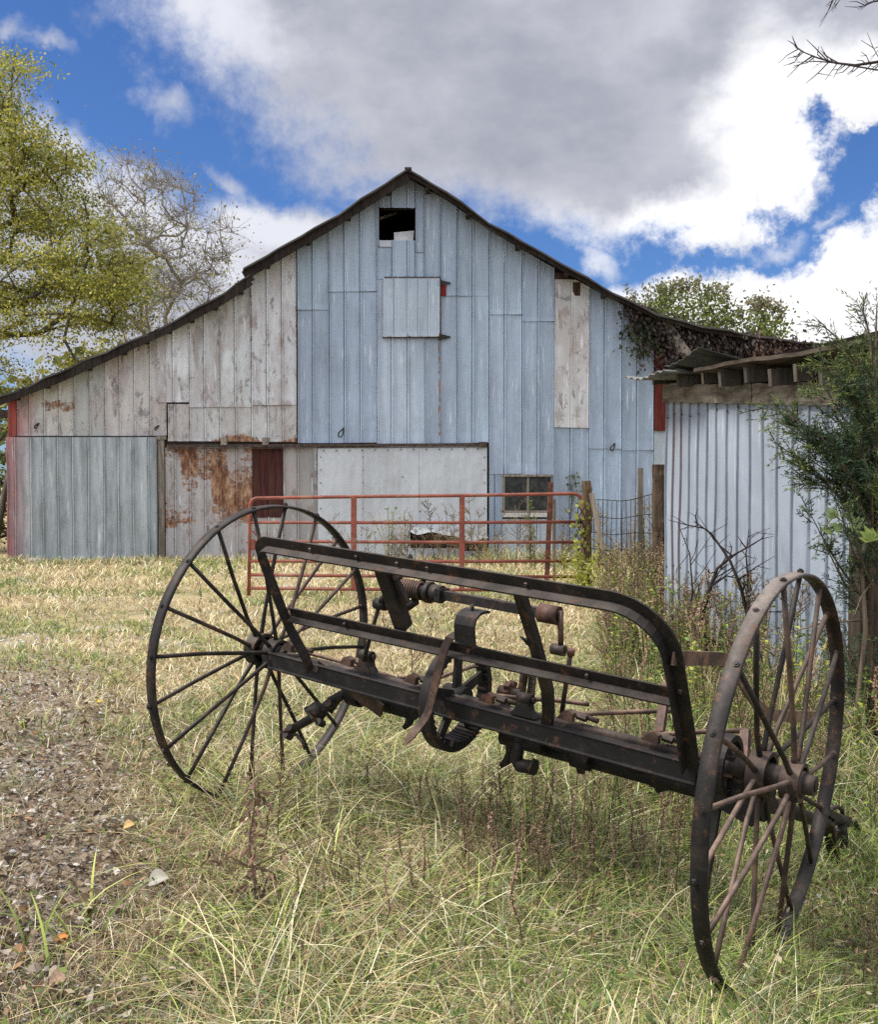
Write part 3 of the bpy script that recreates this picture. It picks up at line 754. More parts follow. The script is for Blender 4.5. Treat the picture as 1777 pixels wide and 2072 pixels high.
def barn_roof():
    def slab(pts, y0, y1, th, mb, wave=.012):
        """roof sheet from a profile of (x,z) extruded along y."""
        P = []
        for (x0, z0), (x1, z1) in zip(pts[:-1], pts[1:]):
            k = max(1, int(math.hypot(x1 - x0, z1 - z0) / .25))
            P += [(x0 + (x1 - x0) * i / k, z0 + (z1 - z0) * i / k) for i in range(k)]
        P.append(pts[-1]); n = len(P); vs = []
        ys = [y0, y0 + .5, y0 + 3, y1]
        for y in ys:
            for i, (x, z) in enumerate(P):
                w = wave * math.sin(i * 1.9) + wave * math.sin(i * .6 + 1)
                vs.append((x, y + (0 if y > y0 else .03 * math.sin(i * 1.3)), z + w))
        m = len(vs); vs += [(x, y, z - th) for x, y, z in vs]
        fs = []
        for r in range(len(ys) - 1):
            for i in range(n - 1):
                a = r * n + i; fs += [(a, a + 1, a + n + 1, a + n), (m + a + n, m + a + n + 1, m + a + 1, m + a)]
        for i in range(n - 1): fs += [(i + 1, i, m + i, m + i + 1), ((len(ys) - 1) * n + i, (len(ys) - 1) * n + i + 1, m + (len(ys) - 1) * n + i + 1, m + (len(ys) - 1) * n + i)]
        for r in range(len(ys) - 1):
            a = r * n; fs += [(a, a + n, m + a + n, m + a)]; a = r * n + n - 1; fs += [(a + n, a, m + a, m + a + n)]
        mb.add(vs, fs)
    mb = MB(); slab(rp(ROOF_L), RY - .04, WY + 11.3, .035, mb); slab(rp(ROOF_R), RY, WY + 11.3, .035, mb)
    p = rp(ROOF_L)[0]
    mb.beam((p[0], RY - .05, p[1] + .012), (p[0], WY + 11.3, p[1] + .012), .13, .03)
    r = mb.build('roof', M['roof'], barn)
    mb = MB(); slab([(x, z) for x, z in rp(ROOF_LL)], RY + .02, WY + 11.3, .035, mb, .02); mb.build('lean_to_roof', M['roof'], barn)
    # rake boards under the roof edge and purlin ends
    mb = MB()
    def rake(l, h, dy, drop):
        pts = [V3(x, RY + dy, z - drop) for x, z in rp(l)]
        for a, b in zip(pts[:-1], pts[1:]): mb.beam(a - V3(0, 0, h / 2), b - V3(0, 0, h / 2) + (b - a) * .004, .03, h, (0, 0, 1), (.5, .5, .5, 0))
    rake(ROOF_L, .17, .05, .03); rake(ROOF_LL, .16, .06, .03); rake(ROOF_R, .07, .08, .03)
    mb.build('rake_board', M['darkwood'], barn)
    mb = MB()
    for l, step in ((ROOF_L, .75), (ROOF_LL, .75), (ROOF_R, .75)):
        P = rp(l); acc = 0
        for (x0, z0), (x1, z1) in zip(P[:-1], P[1:]):
            n = max(1, int(math.hypot(x1 - x0, z1 - z0) / step))
            for i in range(n):
                t = (i + .5) / n; x = x0 + (x1 - x0) * t; z = z0 + (z1 - z0) * t - .09
                mb = MB(); mb.box((x - .04, RY + .1, z - .05), (x + .04, WY + .3, z + .045)); mb.build('purlin', M['darkwood'], barn)
    # eave beam sticking out at the far left
    mb = MB(); mb.beam(at(-30, 838, WY + .1), at(24, 838, WY + .1), .10, .16); mb.build('eave_beam', M['darkwood'], barn)
    mb = MB(); mb.beam(at(1344, 650, WY - .25), at(1413, 752, WY - .45), .20, .03, (0, 1, 0)); mb.beam(at(1352, 664, WY - .262), at(1405, 742, WY - .412), .006, .012, (0, 1, 0), (.4, .4, .4, 0)); mb.build('loose_plank', M['wood'], barn, label='grey plank hanging slantwise under the right eave')
barn_roof()
# ------------------------------------------------------------------ the hay rake
AX = V3(-.80079, 4.81140, .82343); BX_ = V3(1.13050, 3.41246, .63270)    # the two wheel centres
n_ = unit(BX_ - AX); LAX = float(np.linalg.norm(BX_ - AX))
m_ = unit(np.cross(V3(0, 0, 1), n_)); m_ = m_ if m_[1] > 0 else -m_
k_ = np.cross(n_, m_); k_ = k_ if k_[2] > 0 else -k_
def T(t, s, h): return AX + n_ * t + m_ * s + k_ * h            # along the axle, away from us, up
PHI = math.radians(30)
u_ = k_ * math.cos(PHI) - m_ * math.sin(PHI)                    # the guard frame leans forward
c_ = -(m_ * math.cos(PHI) + k_ * math.sin(PHI))                 # out of the frame, towards the front
F0 = AX - m_ * .08
def Fr(t, u, c=0): return F0 + n_ * t + u_ * u + c_ * c
def ms(px, py, s): return on_plane(px, py, AX + m_ * s, m_)     # on a plane parallel to the axle
def mt(px, py, t): return on_plane(px, py, AX + n_ * t, n_)     # on a plane parallel to the wheels
def mf(px, py, c=0): return on_plane(px, py, F0 + c_ * c, c_)

RB = V3(.2, 4.1, gz(.2, 4.1))
rake = thing('hay_rake', 'antique rusty hay rake with two large spoked iron wheels standing in weedy grass', 'hay rake', RB)
IR, IB, ID = M['iron'], M['iron_brown'], M['iron_dark']

def wheel(cen, bright):
    w = bpy.data.objects.new('wheel', None); COL.objects.link(w); w.parent = rake; w.location = Vector(tuple(cen - RB)); BASE[w.name] = np.array(cen)
    R, W = .69, .052
    N = 120; fr = []
    rim = MB(); prof = [(-W / 2, 0), (-W / 2 + .004, .006), (W / 2 - .004, .006), (W / 2, 0), (W / 2, -.006), (-W / 2, -.006)]
    vs = []; m = len(prof)
    for i in range(N):
        a = 2 * math.pi * i / N; rd = m_ * math.cos(a) + k_ * math.sin(a)
        rr = R - .006 + .0025 * math.sin(3 * a + 1) + .0015 * math.sin(7 * a)
        sway = .004 * math.sin(2 * a + .7)
        for x, y in prof: vs.append(cen + rd * (rr + y) + n_ * (x + sway))
    fs = [(i * m + j, i * m + (j + 1) % m, ((i + 1) % N) * m + (j + 1) % m, ((i + 1) % N) * m + j) for i in range(N) for j in range(m)]
    cols = []
    for i in range(N):
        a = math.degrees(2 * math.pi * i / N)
        k = 1.0 + (.45 if bright and (a < 60 or a > 320) else 2.6 * math.exp(-((a - 98) / 34) ** 2) if bright else 0) + .15 * math.sin(i * .7)  # near rim's top and right limb brightened in colour, as if lit
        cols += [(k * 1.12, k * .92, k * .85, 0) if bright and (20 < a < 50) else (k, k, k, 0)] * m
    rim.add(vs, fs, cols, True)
    for i in range(20):                       # spoke bolts on the tread
        a = math.radians(102.3 + 18 * i); rd = m_ * math.cos(a) + k_ * math.sin(a); p = cen + rd * R + n_ * (.006 if i % 2 == 0 else -.006)
        tn = np.cross(rd, n_)
        rim.tube([p - rd * .004, p + rd * .006], .011, 6, smooth=False); rim.tube([p + rd * .005, p + rd * .010], .006, 6, smooth=False)
    rim.build('rim', IR, w)
    hub = MB()
    for o, rad, wd in ((.054, .066, .062), (-.054, .078, .062)):
        for r0, r1, f0, f1 in ((rad, rad, -.5, .5), (rad, rad * .80, .5, .5), (rad * .80, rad * .74, .5, -.15), (rad * .74, .03, -.15, -.15), (rad, .03, -.5, -.5)):
            vs = []; q = 24
            for rr, ff in ((r0, f0), (r1, f1)):
                for j in range(q):
                    a = 2 * math.pi * j / q; vs.append(cen + (m_ * math.cos(a) + k_ * math.sin(a)) * rr + n_ * (o + ff * wd))
            hub.add(vs, [(j, (j + 1) % q, q + (j + 1) % q, q + j) for j in range(q)], (1.1, 1.05, 1, 0), r0 == r1)
    hub.tube([cen - n_ * .09, cen + n_ * .09], .040, 16)
    hub.tube([cen + n_ * .07, cen + n_ * .125], .034, 16); hub.tube([cen + n_ * .124, cen + n_ * .130], .018, 12, col=(.3, .3, .3, 0))
    hub.build('hub', IB if bright else IR, w)
    for i in range(20):
        a = math.radians(102.3 + 18 * i); rd = m_ * math.cos(a) + k_ * math.sin(a)
        o, rad = (.054, .064) if i % 2 == 0 else (-.054, .076)
        a2 = a + math.radians(4 if (i // 2) % 2 else -4); rd2 = m_ * math.cos(a2) + k_ * math.sin(a2)
        p, q = cen + rd * (R - .012) + n_ * (.006 if i % 2 == 0 else -.006), cen + rd2 * rad + n_ * o
        b = rnd.uniform(-.006, .006); tn = np.cross(rd, n_)
        sp = MB(); k = rnd.uniform(.8, 1.25) * (1.9 if bright and 170 < (102.3 + 18 * i) % 360 < 270 else 1.1 if bright else 1)  # lower-left spokes of the near wheel painted paler, as if catching light
        # rods bend near the hub
        kn = cen + rd * (rad + .10) + n_ * (o * .93) + tn * b
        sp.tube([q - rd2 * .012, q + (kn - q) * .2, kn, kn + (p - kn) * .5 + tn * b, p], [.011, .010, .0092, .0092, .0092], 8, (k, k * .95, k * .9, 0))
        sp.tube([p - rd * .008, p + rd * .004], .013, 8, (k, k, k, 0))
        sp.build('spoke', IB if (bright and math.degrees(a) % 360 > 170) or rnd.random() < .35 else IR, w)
    return w
wheel(AX, False); wheel(BX_, True)

# --- L profile swept along a line inside the guard frame
def angle_iron(name, P, inward, outv, web=.052, fl=.046, th=.007, mat=None, parent=None, bolts=(), label=None):
    """P points run along the inner edge; inward: function i->unit vector pointing to the inside; flange leaves towards outv."""
    mb = MB(); fr = []
    for i, p in enumerate(P): fr.append((np.asarray(p, float), -inward[i], outv))
    prof = [(0, 0), (0, fl), (th, fl), (th * 1.2, th * 1.2), (web, th), (web, 0)]
    mb.sweep(fr, prof, smooth=False)
    for q, d in bolts: mb.tube([q - d * .004, q + d * .007], .008, 8, (2.6, 2.5, 2.4, 0), smooth=False)
    return mb.build(name, mat or IR, parent or rake, label=label)

def guard_frame():
    tl, tr, ub, ut = .335, 2.105, -.02, .645
    def corner(t0, u0, r, a0, a1, n=9): return [(t0 + r * math.cos(a0 + (a1 - a0) * i / (n - 1)), u0 + r * math.sin(a0 + (a1 - a0) * i / (n - 1))) for i in range(n)]
    rl, rr = .05, .17
    path = [(tl + .03, ub + .02), (tl + .035, ub + .10), (tl + .005, .22), (tl, .32), (tl, ut - rl - .05)] + corner(tl + rl, ut - rl, rl, math.pi, math.pi / 2) + [(.7, ut), (1.1, ut), (1.5, ut)] + corner(tr - rr, ut - rr, rr, math.pi / 2, 0) + [(tr, .30), (tr, .12), (tr - .006, ub)]
    P = [Fr(t, u) for t, u in path]; inw = []
    for i in range(len(path)):
        a, b = np.array(path[max(0, i - 1)]), np.array(path[min(len(path) - 1, i + 1)]); d = unit(b - a)
        iv = np.array([d[1], -d[0]]); inw.append(n_ * iv[0] + u_ * iv[1])
    bolts = [(Fr(t, ut + .026, .008), c_) for t in (.62, .86, 1.06, 1.20, 1.62)] + [(Fr(tr + .025, .33, .008), c_)]
    angle_iron('guard_frame', P, inw, c_, bolts=bolts, label='bent angle iron guard with rounded corners')
    um = .275
    angle_iron('cross_rail', [Fr(tl + .012, um, -.008), Fr(1.2, um, -.008), Fr(tr - .002, um, -.008)], [-u_] * 3, c_, web=.050, fl=.042,
               bolts=[(Fr(t, um + .03, .004), c_) for t in (.66, 1.28, 1.78)])
    # two stays between the rails
    for ta, tb, pts in ((.90, .96, [(.935, ut - .005), (.945, um + .045)]), (1.55, 1.58, [(1.555, ut - .005), (1.57, .40), (1.575, .16), (1.555, .05), (1.53, -.03)])):
        mb = MB(); w, th, fl = (.058, .008, .05) if ta < 1 else (.040, .008, .03)
        fr = []
        for i, (t, u) in enumerate(pts):
            a, b = pts[max(0, i - 1)], pts[min(len(pts) - 1, i + 1)]; d = unit(np.array([b[0] - a[0], b[1] - a[1]])); sd = n_ * -d[1] + u_ * d[0]
            fr.append((Fr(t, u, -.012), sd, c_))
        mb.sweep(fr, [(-w / 2, 0), (-w / 2, -th), (w / 2 - th, -th), (w / 2 - th, -fl), (w / 2, -fl), (w / 2, 0)])
        mb.build('upright', IR, rake)
    mb = MB(); q = Fr(.995, .50, -.055); mb.beam(Fr(.955, .585, -.045), Fr(.985, .44, -.045), .045, .02, c_); mb.tube([q - u_ * -.06, q - u_ * -.075 + c_ * .03], .014, 6)
    mb.build('stay_plate', IB, rake)
guard_frame()

def main_beam():
    e0, e1 = ms(534, 1317, -.06), ms(1411, 1547, -.06)
    d = unit(e1 - e0)
    mb = MB(); fr = [(e0, k_, -m_), (e0 + d * 1.0, k_, -m_), (e1, k_, -m_)]
    mb.sweep(fr, [(0, 0), (-.074, 0), (-.076, .006), (-.070, .010), (-.062, .007), (-.008, .007), (-.004, .010), (0, .010), (.003, .004), (.003, -.05), (-.004, -.05), (-.004, -.002)])
    mb.build('main_beam', ID, rake, label='long dark channel beam in front of the axle')
    mb = MB(); mb.tube([T(-.02, 0, 0), T(LAX + .06, 0, 0)], .021, 12); mb.build('axle', IB, rake)
    # heavy pipe behind and below
    a, b = ms(716, 1405, .12), ms(1400, 1588, .10)
    mb = MB(); mb.tube([a, a + (b - a) * .22], .040, 16); mb.build('rear_pipe', ID, rake); mb = MB(); mb.tube([a + (b - a) * .50, b, b + unit(b - a) * .12], .040, 16); mb.build('rear_pipe', ID, rake); mb = MB(); mb.tube([a - unit(b - a) * .02, a + unit(b - a) * .05], .050, 16); mb.build('pipe_collar', ID, rake)
    mb = MB(); mb.tube([ms(700, 1352, .02), ms(760, 1386, .08), ms(830, 1418, .11)], .011, 8); mb.build('brace_rod', IR, rake)
    # flat drop plate below the beam at the left
    p, q = ms(644, 1346, -.035), ms(774, 1438, .02)
    mb = MB(); mb.beam(p, q, .075, .014, n_ * .3 + m_ * .8 + k_ * .2); mb.beam(q - (q - p) * .30 + V3(0, 0, .02), q - (q - p) * .22 + V3(0, 0, .02), .09, .02, n_ * .3 + m_ * .8); mb.tube([p + (q - p) * .05 - m_ * .01, p + (q - p) * .05 - m_ * .04], .016, 6)
    mb.build('drop_plate', IB, rake)
    # bent tooth bracket at the lower left
    mb = MB(); a, b, c = ms(705, 1398, .10), ms(640, 1448, .06), ms(578, 1482, .04)
    mb.tube([a, (a + b) / 2 + V3(0, 0, .012), b, c], [.022, .024, .022, .020], 10)
    mb.tube([ms(630, 1428, .03), ms(652, 1452, .07)], .030, 10); mb.tube([ms(634, 1456, .0), ms(618, 1434, .06), ms(640, 1424, .1), ms(658, 1438, .05)], .010, 6)
    for px, py in ((590, 1474), (582, 1488), (648, 1462), (668, 1425)): mb.tube([ms(px - 5, py - 3, .02), ms(px + 6, py + 3, .06)], .018, 6, smooth=False)
    mb.tube([ms(582, 1486, .03), ms(600, 1486, .05), ms(612, 1500, .05), ms(618, 1516, .05)], .008, 6)
    mb.tube([ms(668, 1440, .1), ms(690, 1408, .12), ms(712, 1392, .14)], .014, 8)
    mb.build('tooth_bracket', IR, rake)
    # rake rods with their clips along the top of the beam
    rods = [[(596, 1313, .0), (690, 1339, .10), (752, 1356, .14), (800, 1372, .16)], [(806, 1371, .02), (850, 1371, .14), (890, 1371, .22), (912, 1362, .26), (985, 1340, .45)],
            [(998, 1407, .0), (1060, 1413, .12), (1127, 1417, .24), (1170, 1422, .30), (1192, 1425, .33)], [(1141, 1447, .0), (1210, 1443, .12), (1290, 1440, .24), (1372, 1437, .36)],
            [(1316, 1492, .0), (1340, 1486, .06), (1420, 1480, .18), (1513, 1478, .30)]]
    for r in rods:
        mb = MB(); mb.tube([ms(*p) for p in r], .0095, 8, (2.3, 2.05, 1.85, 0)); mb.build('rake_rod', IB, rake)
    for px, py in ((583, 1312), (702, 1341), (832, 1377), (985, 1416), (1146, 1451), (1318, 1495)):
        mb = MB(); c = ms(px, py, -.05)
        mb.add([c + n_ * x + m_ * s + k_ * h for s in (-.012, .014) for x, h in ((-.035, -.006), (.03, -.012), (.03, .02), (.012, .034), (-.012, .022))], [(0, 1, 2, 3, 4), (9, 8, 7, 6, 5), (0, 4, 9, 5), (4, 3, 8, 9), (3, 2, 7, 8), (2, 1, 6, 7), (1, 0, 5, 6)], (1.5, 1.3, 1.2, 0))
        mb.tube([c + m_ * .03 + n_ * .03 + k_ * .008, c + m_ * .03 + n_ * .07 + k_ * .004], .014, 6, smooth=False)
        mb.tube([c + m_ * .045 + n_ * .0 + k_ * .012, c + m_ * .045 + n_ * .11 + k_ * .0], .010, 6, (1.2, 1.1, 1, 0))
        mb.build('rod_clip', IB, rake)
main_beam()

def mechanism():
    # toothed gear ring on the axle, turned like the wheels
    g0 = T(1.06, .03, -.005); R, ri, W = .224, .196, .055; mb = MB(); N = 216
    vs = []; cols = []
    for i in range(N):
        a = 2 * math.pi * i / N; rd = m_ * math.cos(a) + k_ * math.sin(a); ro = R
        for rr, x in ((ri, -W / 2), (ro, -W / 2), (ro, W / 2), (ri, W / 2)): vs.append(g0 + rd * rr + n_ * x)
    fs = [(i * 4 + j, i * 4 + (j + 1) % 4, ((i + 1) % N) * 4 + (j + 1) % 4, ((i + 1) % N) * 4 + j) for i in range(N) for j in range(4)]
    mb.add(vs, fs, smooth=False)
    mb.tube([g0 - n_ * .05, g0 + n_ * .05], .048, 16)
    for i in range(5):
        a = 2 * math.pi * i / 5 + .35; rd = m_ * math.cos(a) + k_ * math.sin(a); mb.beam(g0 + rd * .035, g0 + rd * (ri + .004), .050, .016, n_, w2=.036)
    for i in range(36):                       # inner ribs of the ring
        a = 2 * math.pi * i / 36; rd = m_ * math.cos(a) + k_ * math.sin(a); mb.beam(g0 + rd * (ri - .003) - n_ * W * .48, g0 + rd * (ri - .003) + n_ * W * .48, .010, .012, rd)
    for i in range(12):                       # ribbed clutch sector at the lower right
        a = math.radians(-112 + 7 * i); rd = m_ * math.cos(a) + k_ * math.sin(a); mb.beam(g0 + rd * (ri - .012) - n_ * .05, g0 + rd * (ri - .008) + n_ * .05, .014, .026, rd)
    mb.build('gear_wheel', ID, rake, label='dark cast gear wheel with toothed ring')
    # curved flat strap in front
    pts = [(952, 1290), (944, 1285), (931, 1283), (918, 1286), (908, 1294), (900, 1312), (889, 1353), (878, 1395), (869, 1434), (862, 1450), (849, 1468), (834, 1486), (820, 1502)]
    sp = [-.225, -.24, -.255, -.265, -.27, -.272, -.27, -.265, -.262, -.265, -.275, -.29, -.30]
    P = [ms(px, py, s) for (px, py), s in zip(pts, sp)]; mb = MB(); fr = []
    for i, p in enumerate(P):
        d = unit(P[min(i + 1, len(P) - 1)] - P[max(i - 1, 0)]); ex = unit(n_ * 1.0 - d * np.dot(n_, d) - m_ * .2); ey = unit(np.cross(d, ex)); w = 1 if i < len(P) - 1 else .6
        fr.append((p, ex * w, ey))
    mb.sweep(fr, [(-.019, -.003), (.019, -.003), (.019, .003), (-.019, .003)], (1.25, 1.1, 1.05, 0))
    mb.build('spring_strap', IB, rake, label='flat curved iron strap hanging in front of the beam')
    # bent saddle for the seat spring
    c0 = mf(946, 1290); path = [(-.01, -.02), (-.02, .02), (-.025, .05), (-.015, .078), (.01, .094), (.04, .098), (.075, .095)]
    mb = MB(); fr = []
    for i, (s, h) in enumerate(path):
        a, b = path[max(0, i - 1)], path[min(len(path) - 1, i + 1)]; d = unit(m_ * (b[0] - a[0]) + k_ * (b[1] - a[1])); fr.append((c0 + m_ * s + k_ * h, n_, np.cross(d, n_)))
    mb.sweep(fr, [(-.045, -.005), (.045, -.005), (.045, .005), (-.045, .005)])
    mb.tube([c0 + m_ * .02 + k_ * .09, c0 + m_ * .02 + k_ * .125], .007, 6)
    mb.build('seat_bracket', ID, rake)
    # lifting shaft with its spring, collar and crank
    sS = -.10
    a, b = ms(800, 1186, sS), ms(1092, 1239, sS); d = unit(b - a); L = np.linalg.norm(b - a)
    mb = MB(); mb.beam(a + d * .18, b, .036, .036, (0, 0, 1)); mb.build('lifting_shaft', IR, rake)
    mb = MB(); e1, e2 = perp_frame(d); turns = 9; pts = []
    for i in range(turns * 12 + 1):
        t = i / (turns * 12); w = 2 * math.pi * turns * t; pts.append(a + d * (.03 + .11 * t) + (e1 * math.cos(w) + e2 * math.sin(w)) * .034)
    mb.tube(pts, .0058, 6, (1.5, 1.25, 1.1, 0)); mb.tube([a - d * .02, a + d * .17], .024, 12)
    mb.build('coil_spring', IB, rake)
    mb = MB(); c = a + d * .165; mb.tube([c, c + d * .022], .044, 14); mb.tube([c + d * .022, c + d * .075], .036, 14, (1.3, 1.15, 1.05, 0)); mb.beam(c + d * .06, c + d * .085, .07, .05)
    mb.tube([a - d * .01 - k_ * .0, a - d * .0 - k_ * .05 + m_ * .02, a + d * .07 - k_ * .075 + m_ * .01, a + d * .11 - k_ * .045], .018, 10)
    mb.build('collar', IR, rake)
    mb = MB(); c = ms(1098, 1240, sS); mb.tube([c - d * .01, c + d * .07], .036, 16, (1.1, .85, .8, 0)); mb.tube([c + d * .074, c + d * .078], .022, 12, (.25, .25, .25, 0)); h0 = c + d * .07
    mb.tube([h0 + k_ * .02, h0 - k_ * .05 + d * .012, h0 - k_ * .115 + d * .018], [.014, .011, .011], 8, (1.5, 1.25, 1.15, 0)); mb.tube([h0 - k_ * .125 - d * .018, h0 - k_ * .125 + d * .035], .021, 10); mb.tube([h0 - k_ * .125 + d * .035, h0 - k_ * .125 + d * .037], .010, 8, (.2, .2, .2, 0))
    mb.build('crank', IB, rake)
    # curved ratchet quadrant behind the stay
    mb = MB(); q = [ms(x, y, .05) for x, y in ((782, 1152), (800, 1147), (818, 1136), (832, 1126))]; mb.tube(q, .013, 8)
    q = [ms(x, y, .02) for x, y in ((851, 1138), (858, 1150), (859, 1166), (856, 1180))]; mb.tube(q, .012, 8); mb.tube([ms(857, 1178, .02), ms(836, 1186, -.02), ms(822, 1190, -.06)], .013, 8)
    for y in (1150, 1158, 1166, 1174): mb.beam(ms(859, y, .02), ms(865, y - 2, .02), .012, .010)
    mb.build('quadrant', IR, rake)
    # link from the frame down to the beam
    p, q = ms(768, 1222, -.17), ms(736, 1336, -.075)
    mb = MB(); mb.tube([p, p + (q - p) * .8, q], .0095, 8, (1.3, 1.2, 1.1, 0)); mb.tube([p - n_ * .02, p + n_ * .035], .024, 12, (.8, .8, .8, 0)); mb.tube([p + n_ * .034, p + n_ * .045], .014, 8, (1.8, 1.7, 1.6, 0)); mb.tube([p, ms(780, 1204, -.2)], .014, 8)
    mb.build('link_rod', IR, rake)
    for px, py in ((742, 1343), (1062, 1432)):
        c = ms(px, py, -.045); mb = MB(); mb.tube([c - n_ * .03 + k_ * .035, c + n_ * .03 + k_ * .035], .024, 12); mb.tube([c + n_ * .03 + k_ * .035, c + n_ * .042 + k_ * .035], .013, 6, (1.6, 1.5, 1.4, 0))
        mb.add([c + n_ * x + m_ * s + k_ * h for h, w in ((-.03, .055), (-.005, .034), (.03, .024)) for x, s in ((-w, -.02), (w, -.02), (w, .02), (-w, .02))], [(0, 1, 5, 4), (1, 2, 6, 5), (2, 3, 7, 6), (3, 0, 4, 7), (4, 5, 9, 8), (5, 6, 10, 9), (6, 7, 11, 10), (7, 4, 8, 11)])
        mb.build('bearing', IR, rake)
    mb = MB(); mb.tube([ms(1156, 1316, .05), ms(1150, 1350, .05), ms(1137, 1443, .05)], .0095, 8); mb.tube([ms(1156.5, 1312, .05), ms(1155, 1326, .05)], .015, 8, (2, 1.4, 1.2, 0)); mb.build('pull_rod', IB, rake)
    mb = MB(); mb.beam(ms(1064, 1344, .2), ms(1054, 1412, .2), .012, .050, m_, (2.2, 2.0, 1.8, 0)); mb.build('spring_post', IB, rake)
    p, q = ms(1078, 1366, .22), ms(1070, 1446, .22); d = unit(q - p); e1, e2 = perp_frame(d); pts = []; L = np.linalg.norm(q - p)
    for i in range(20 * 10 + 1): t = i / 200; pts.append(p + d * L * t + (e1 * math.cos(2 * math.pi * 20 * t) + e2 * math.sin(2 * math.pi * 20 * t)) * .015)
    mb = MB(); mb.tube(pts, .0036, 5, (1.4, 1.3, 1.2, 0)); mb.tube([p - d * .03, p + d * .02], .008, 6); mb.build('coil_spring', IB, rake)
    mb = MB(); p = mf(1082, 1312, -.02); q = mf(1052, 1292, -.04); mb.add([p + u_ * -.02, p + u_ * .022, q + u_ * .012, q + (p - q) * .45 - u_ * .01, p + u_ * -.02 - c_ * .012, p + u_ * .022 - c_ * .012, q + u_ * .012 - c_ * .004, q + (p - q) * .45 - u_ * .01 - c_ * .01], [(0, 1, 2, 3), (7, 6, 5, 4), (0, 4, 5, 1), (1, 5, 6, 2), (2, 6, 7, 3), (3, 7, 4, 0)], (.5, .5, .5, 0)); mb.build('pawl', ID, rake)
    # star sprocket, pivots and blocks behind the beam
    mb = MB(); c = ms(1032, 1402, .12)
    for i in range(6):
        a = i * math.pi / 3; rd = m_ * math.cos(a) + k_ * math.sin(a); mb.beam(c, c + rd * .05, .03, .025, n_, (1.5, 1.1, 1, 0))
    mb.tube([c - n_ * .05, c + n_ * .05], .024, 10); mb.build('sprocket', IB, rake)
    mb = MB(); rr = random.Random(5)
    for i in range(14):
        c = T(1.36 + i * .07, .10 + rr.uniform(-.05, .06), -.12 + rr.uniform(-.04, .05)); w = rr.uniform(.022, .04); mb.tube([c - n_ * rr.uniform(.02, .05), c + n_ * rr.uniform(.02, .05)], w, 8)
        if rr.random() < .6: mb.beam(c, c + k_ * rr.uniform(-.09, .09) + m_ * rr.uniform(-.05, .08), .03, .018)
    mb.beam(T(1.36, .09, -.09), T(1.55, .09, -.10), .06, .06); mb.beam(T(1.5, .09, -.11), T(1.75, .09, -.10), .05, .04); mb.build('gear_case', ID, rake)
    mb = MB(); mb.tube([ms(1055, 1496, .05), ms(1049, 1515, .05), ms(1045, 1538, .05), ms(1052, 1548, .05), ms(1078, 1552, .04)], [.022, .024, .026, .028, .026], 10); mb.tube([ms(1077, 1551, .04), ms(1083, 1553, .04)], .034, 8); mb.tube([ms(1055, 1492, .05), ms(1056, 1500, .05)], .03, 10); mb.build('bent_crank', IR, rake)
    for px, py, l, s in ((1028, 1540, .13, .15), (1345, 1592, .10, .15), (830, 1462, .15, .17)):
        mb = MB(); c = ms(px, py, s); mb.tube([c + k_ * l * .8, c + k_ * l * .3 + n_ * .01, c - n_ * .005, c - k_ * l * .2 - n_ * .03], [.022, .020, .018, .012], 8); mb.build('tooth', IR, rake)
    # rear strap that carried the divider, right end
    pts = [(1362, 1331), (1420, 1332), (1462, 1333), (1478, 1342), (1496, 1370), (1515, 1400), (1535, 1430), (1553, 1444), (1590, 1449), (1652, 1449)]
    P = [mt(px, py, 2.13) for px, py in pts]; mb = MB(); fr = []
    for i, p in enumerate(P):
        d = unit(P[min(i + 1, len(P) - 1)] - P[max(i - 1, 0)]); fr.append((p, n_, unit(np.cross(n_, d))))
    mb.sweep([(p, e, f) for p, e, f in fr], [(-.004, -.024), (.004, -.024), (.004, .024), (-.004, .024)], (2.6, 2.4, 2.25, 0)); mb.build('rear_strap', IB, rake, label='flat bent strap running back from the guard frame')
    # brake ring, bracket and case beside the right wheel
    c = T(2.22, .0, .0); mb = MB(); vs = []; q = 28
    for rr, x in ((.105, -.02), (.105, .02), (.085, .02), (.085, -.02)):
        for j in range(q): a = 2 * math.pi * j / q; vs.append(c + (m_ * math.cos(a) + k_ * math.sin(a)) * rr + n_ * x)
    mb.add(vs, [(r * q + j, r * q + (j + 1) % q, ((r + 1) % 4) * q + (j + 1) % q, ((r + 1) % 4) * q + j) for r in range(4) for j in range(q)], smooth=False)
    mb.beam(c - k_ * .09, c + k_ * .09, .03, .02, n_); mb.tube([c - n_ * .08, c + n_ * .10], .034, 12, (1.3, 1.15, 1.1, 0)); mb.beam(c - n_ * .02 + m_ * .02, c + n_ * .03 + m_ * .02, .09, .07); mb.build('clutch_ring', IR, rake)
    mb = MB(); mb.tube([T(2.16, .10, -.11), T(2.34, .10, -.11)], .085, 14); mb.beam(T(2.12, .06, -.07), T(2.34, .06, -.13), .12, .13); mb.beam(T(2.2, .12, -.12), T(2.2, .45, -.23), .05, .07); mb.build('gear_case', ID, rake)
    mb = MB(); p = T(2.17, .04, -.15); mb.beam(p, p - k_ * .30 - m_ * .06, .055, .03, m_); mb.tube([T(2.12, .09, .02), T(2.14, .12, .10)], .022, 8, (1.3, 1.1, 1, 0)); mb.build('tooth', IR, rake)
    for px, y0, y1 in ((1505, 1478, 1545), (1345, 1382, 1480)):
        mb = MB(); mb.beam(ms(px + 4, y0, .25), ms(px - 10 if px < 1400 else px, y1, .15), .034, .02, m_, (1.4, 1.15, 1.1, 0)); mb.build('rod_post', IB, rake)
    # trailing arm and swivel at the far right
    X = lambda px, py, t=2.30: mt(px, py, t)
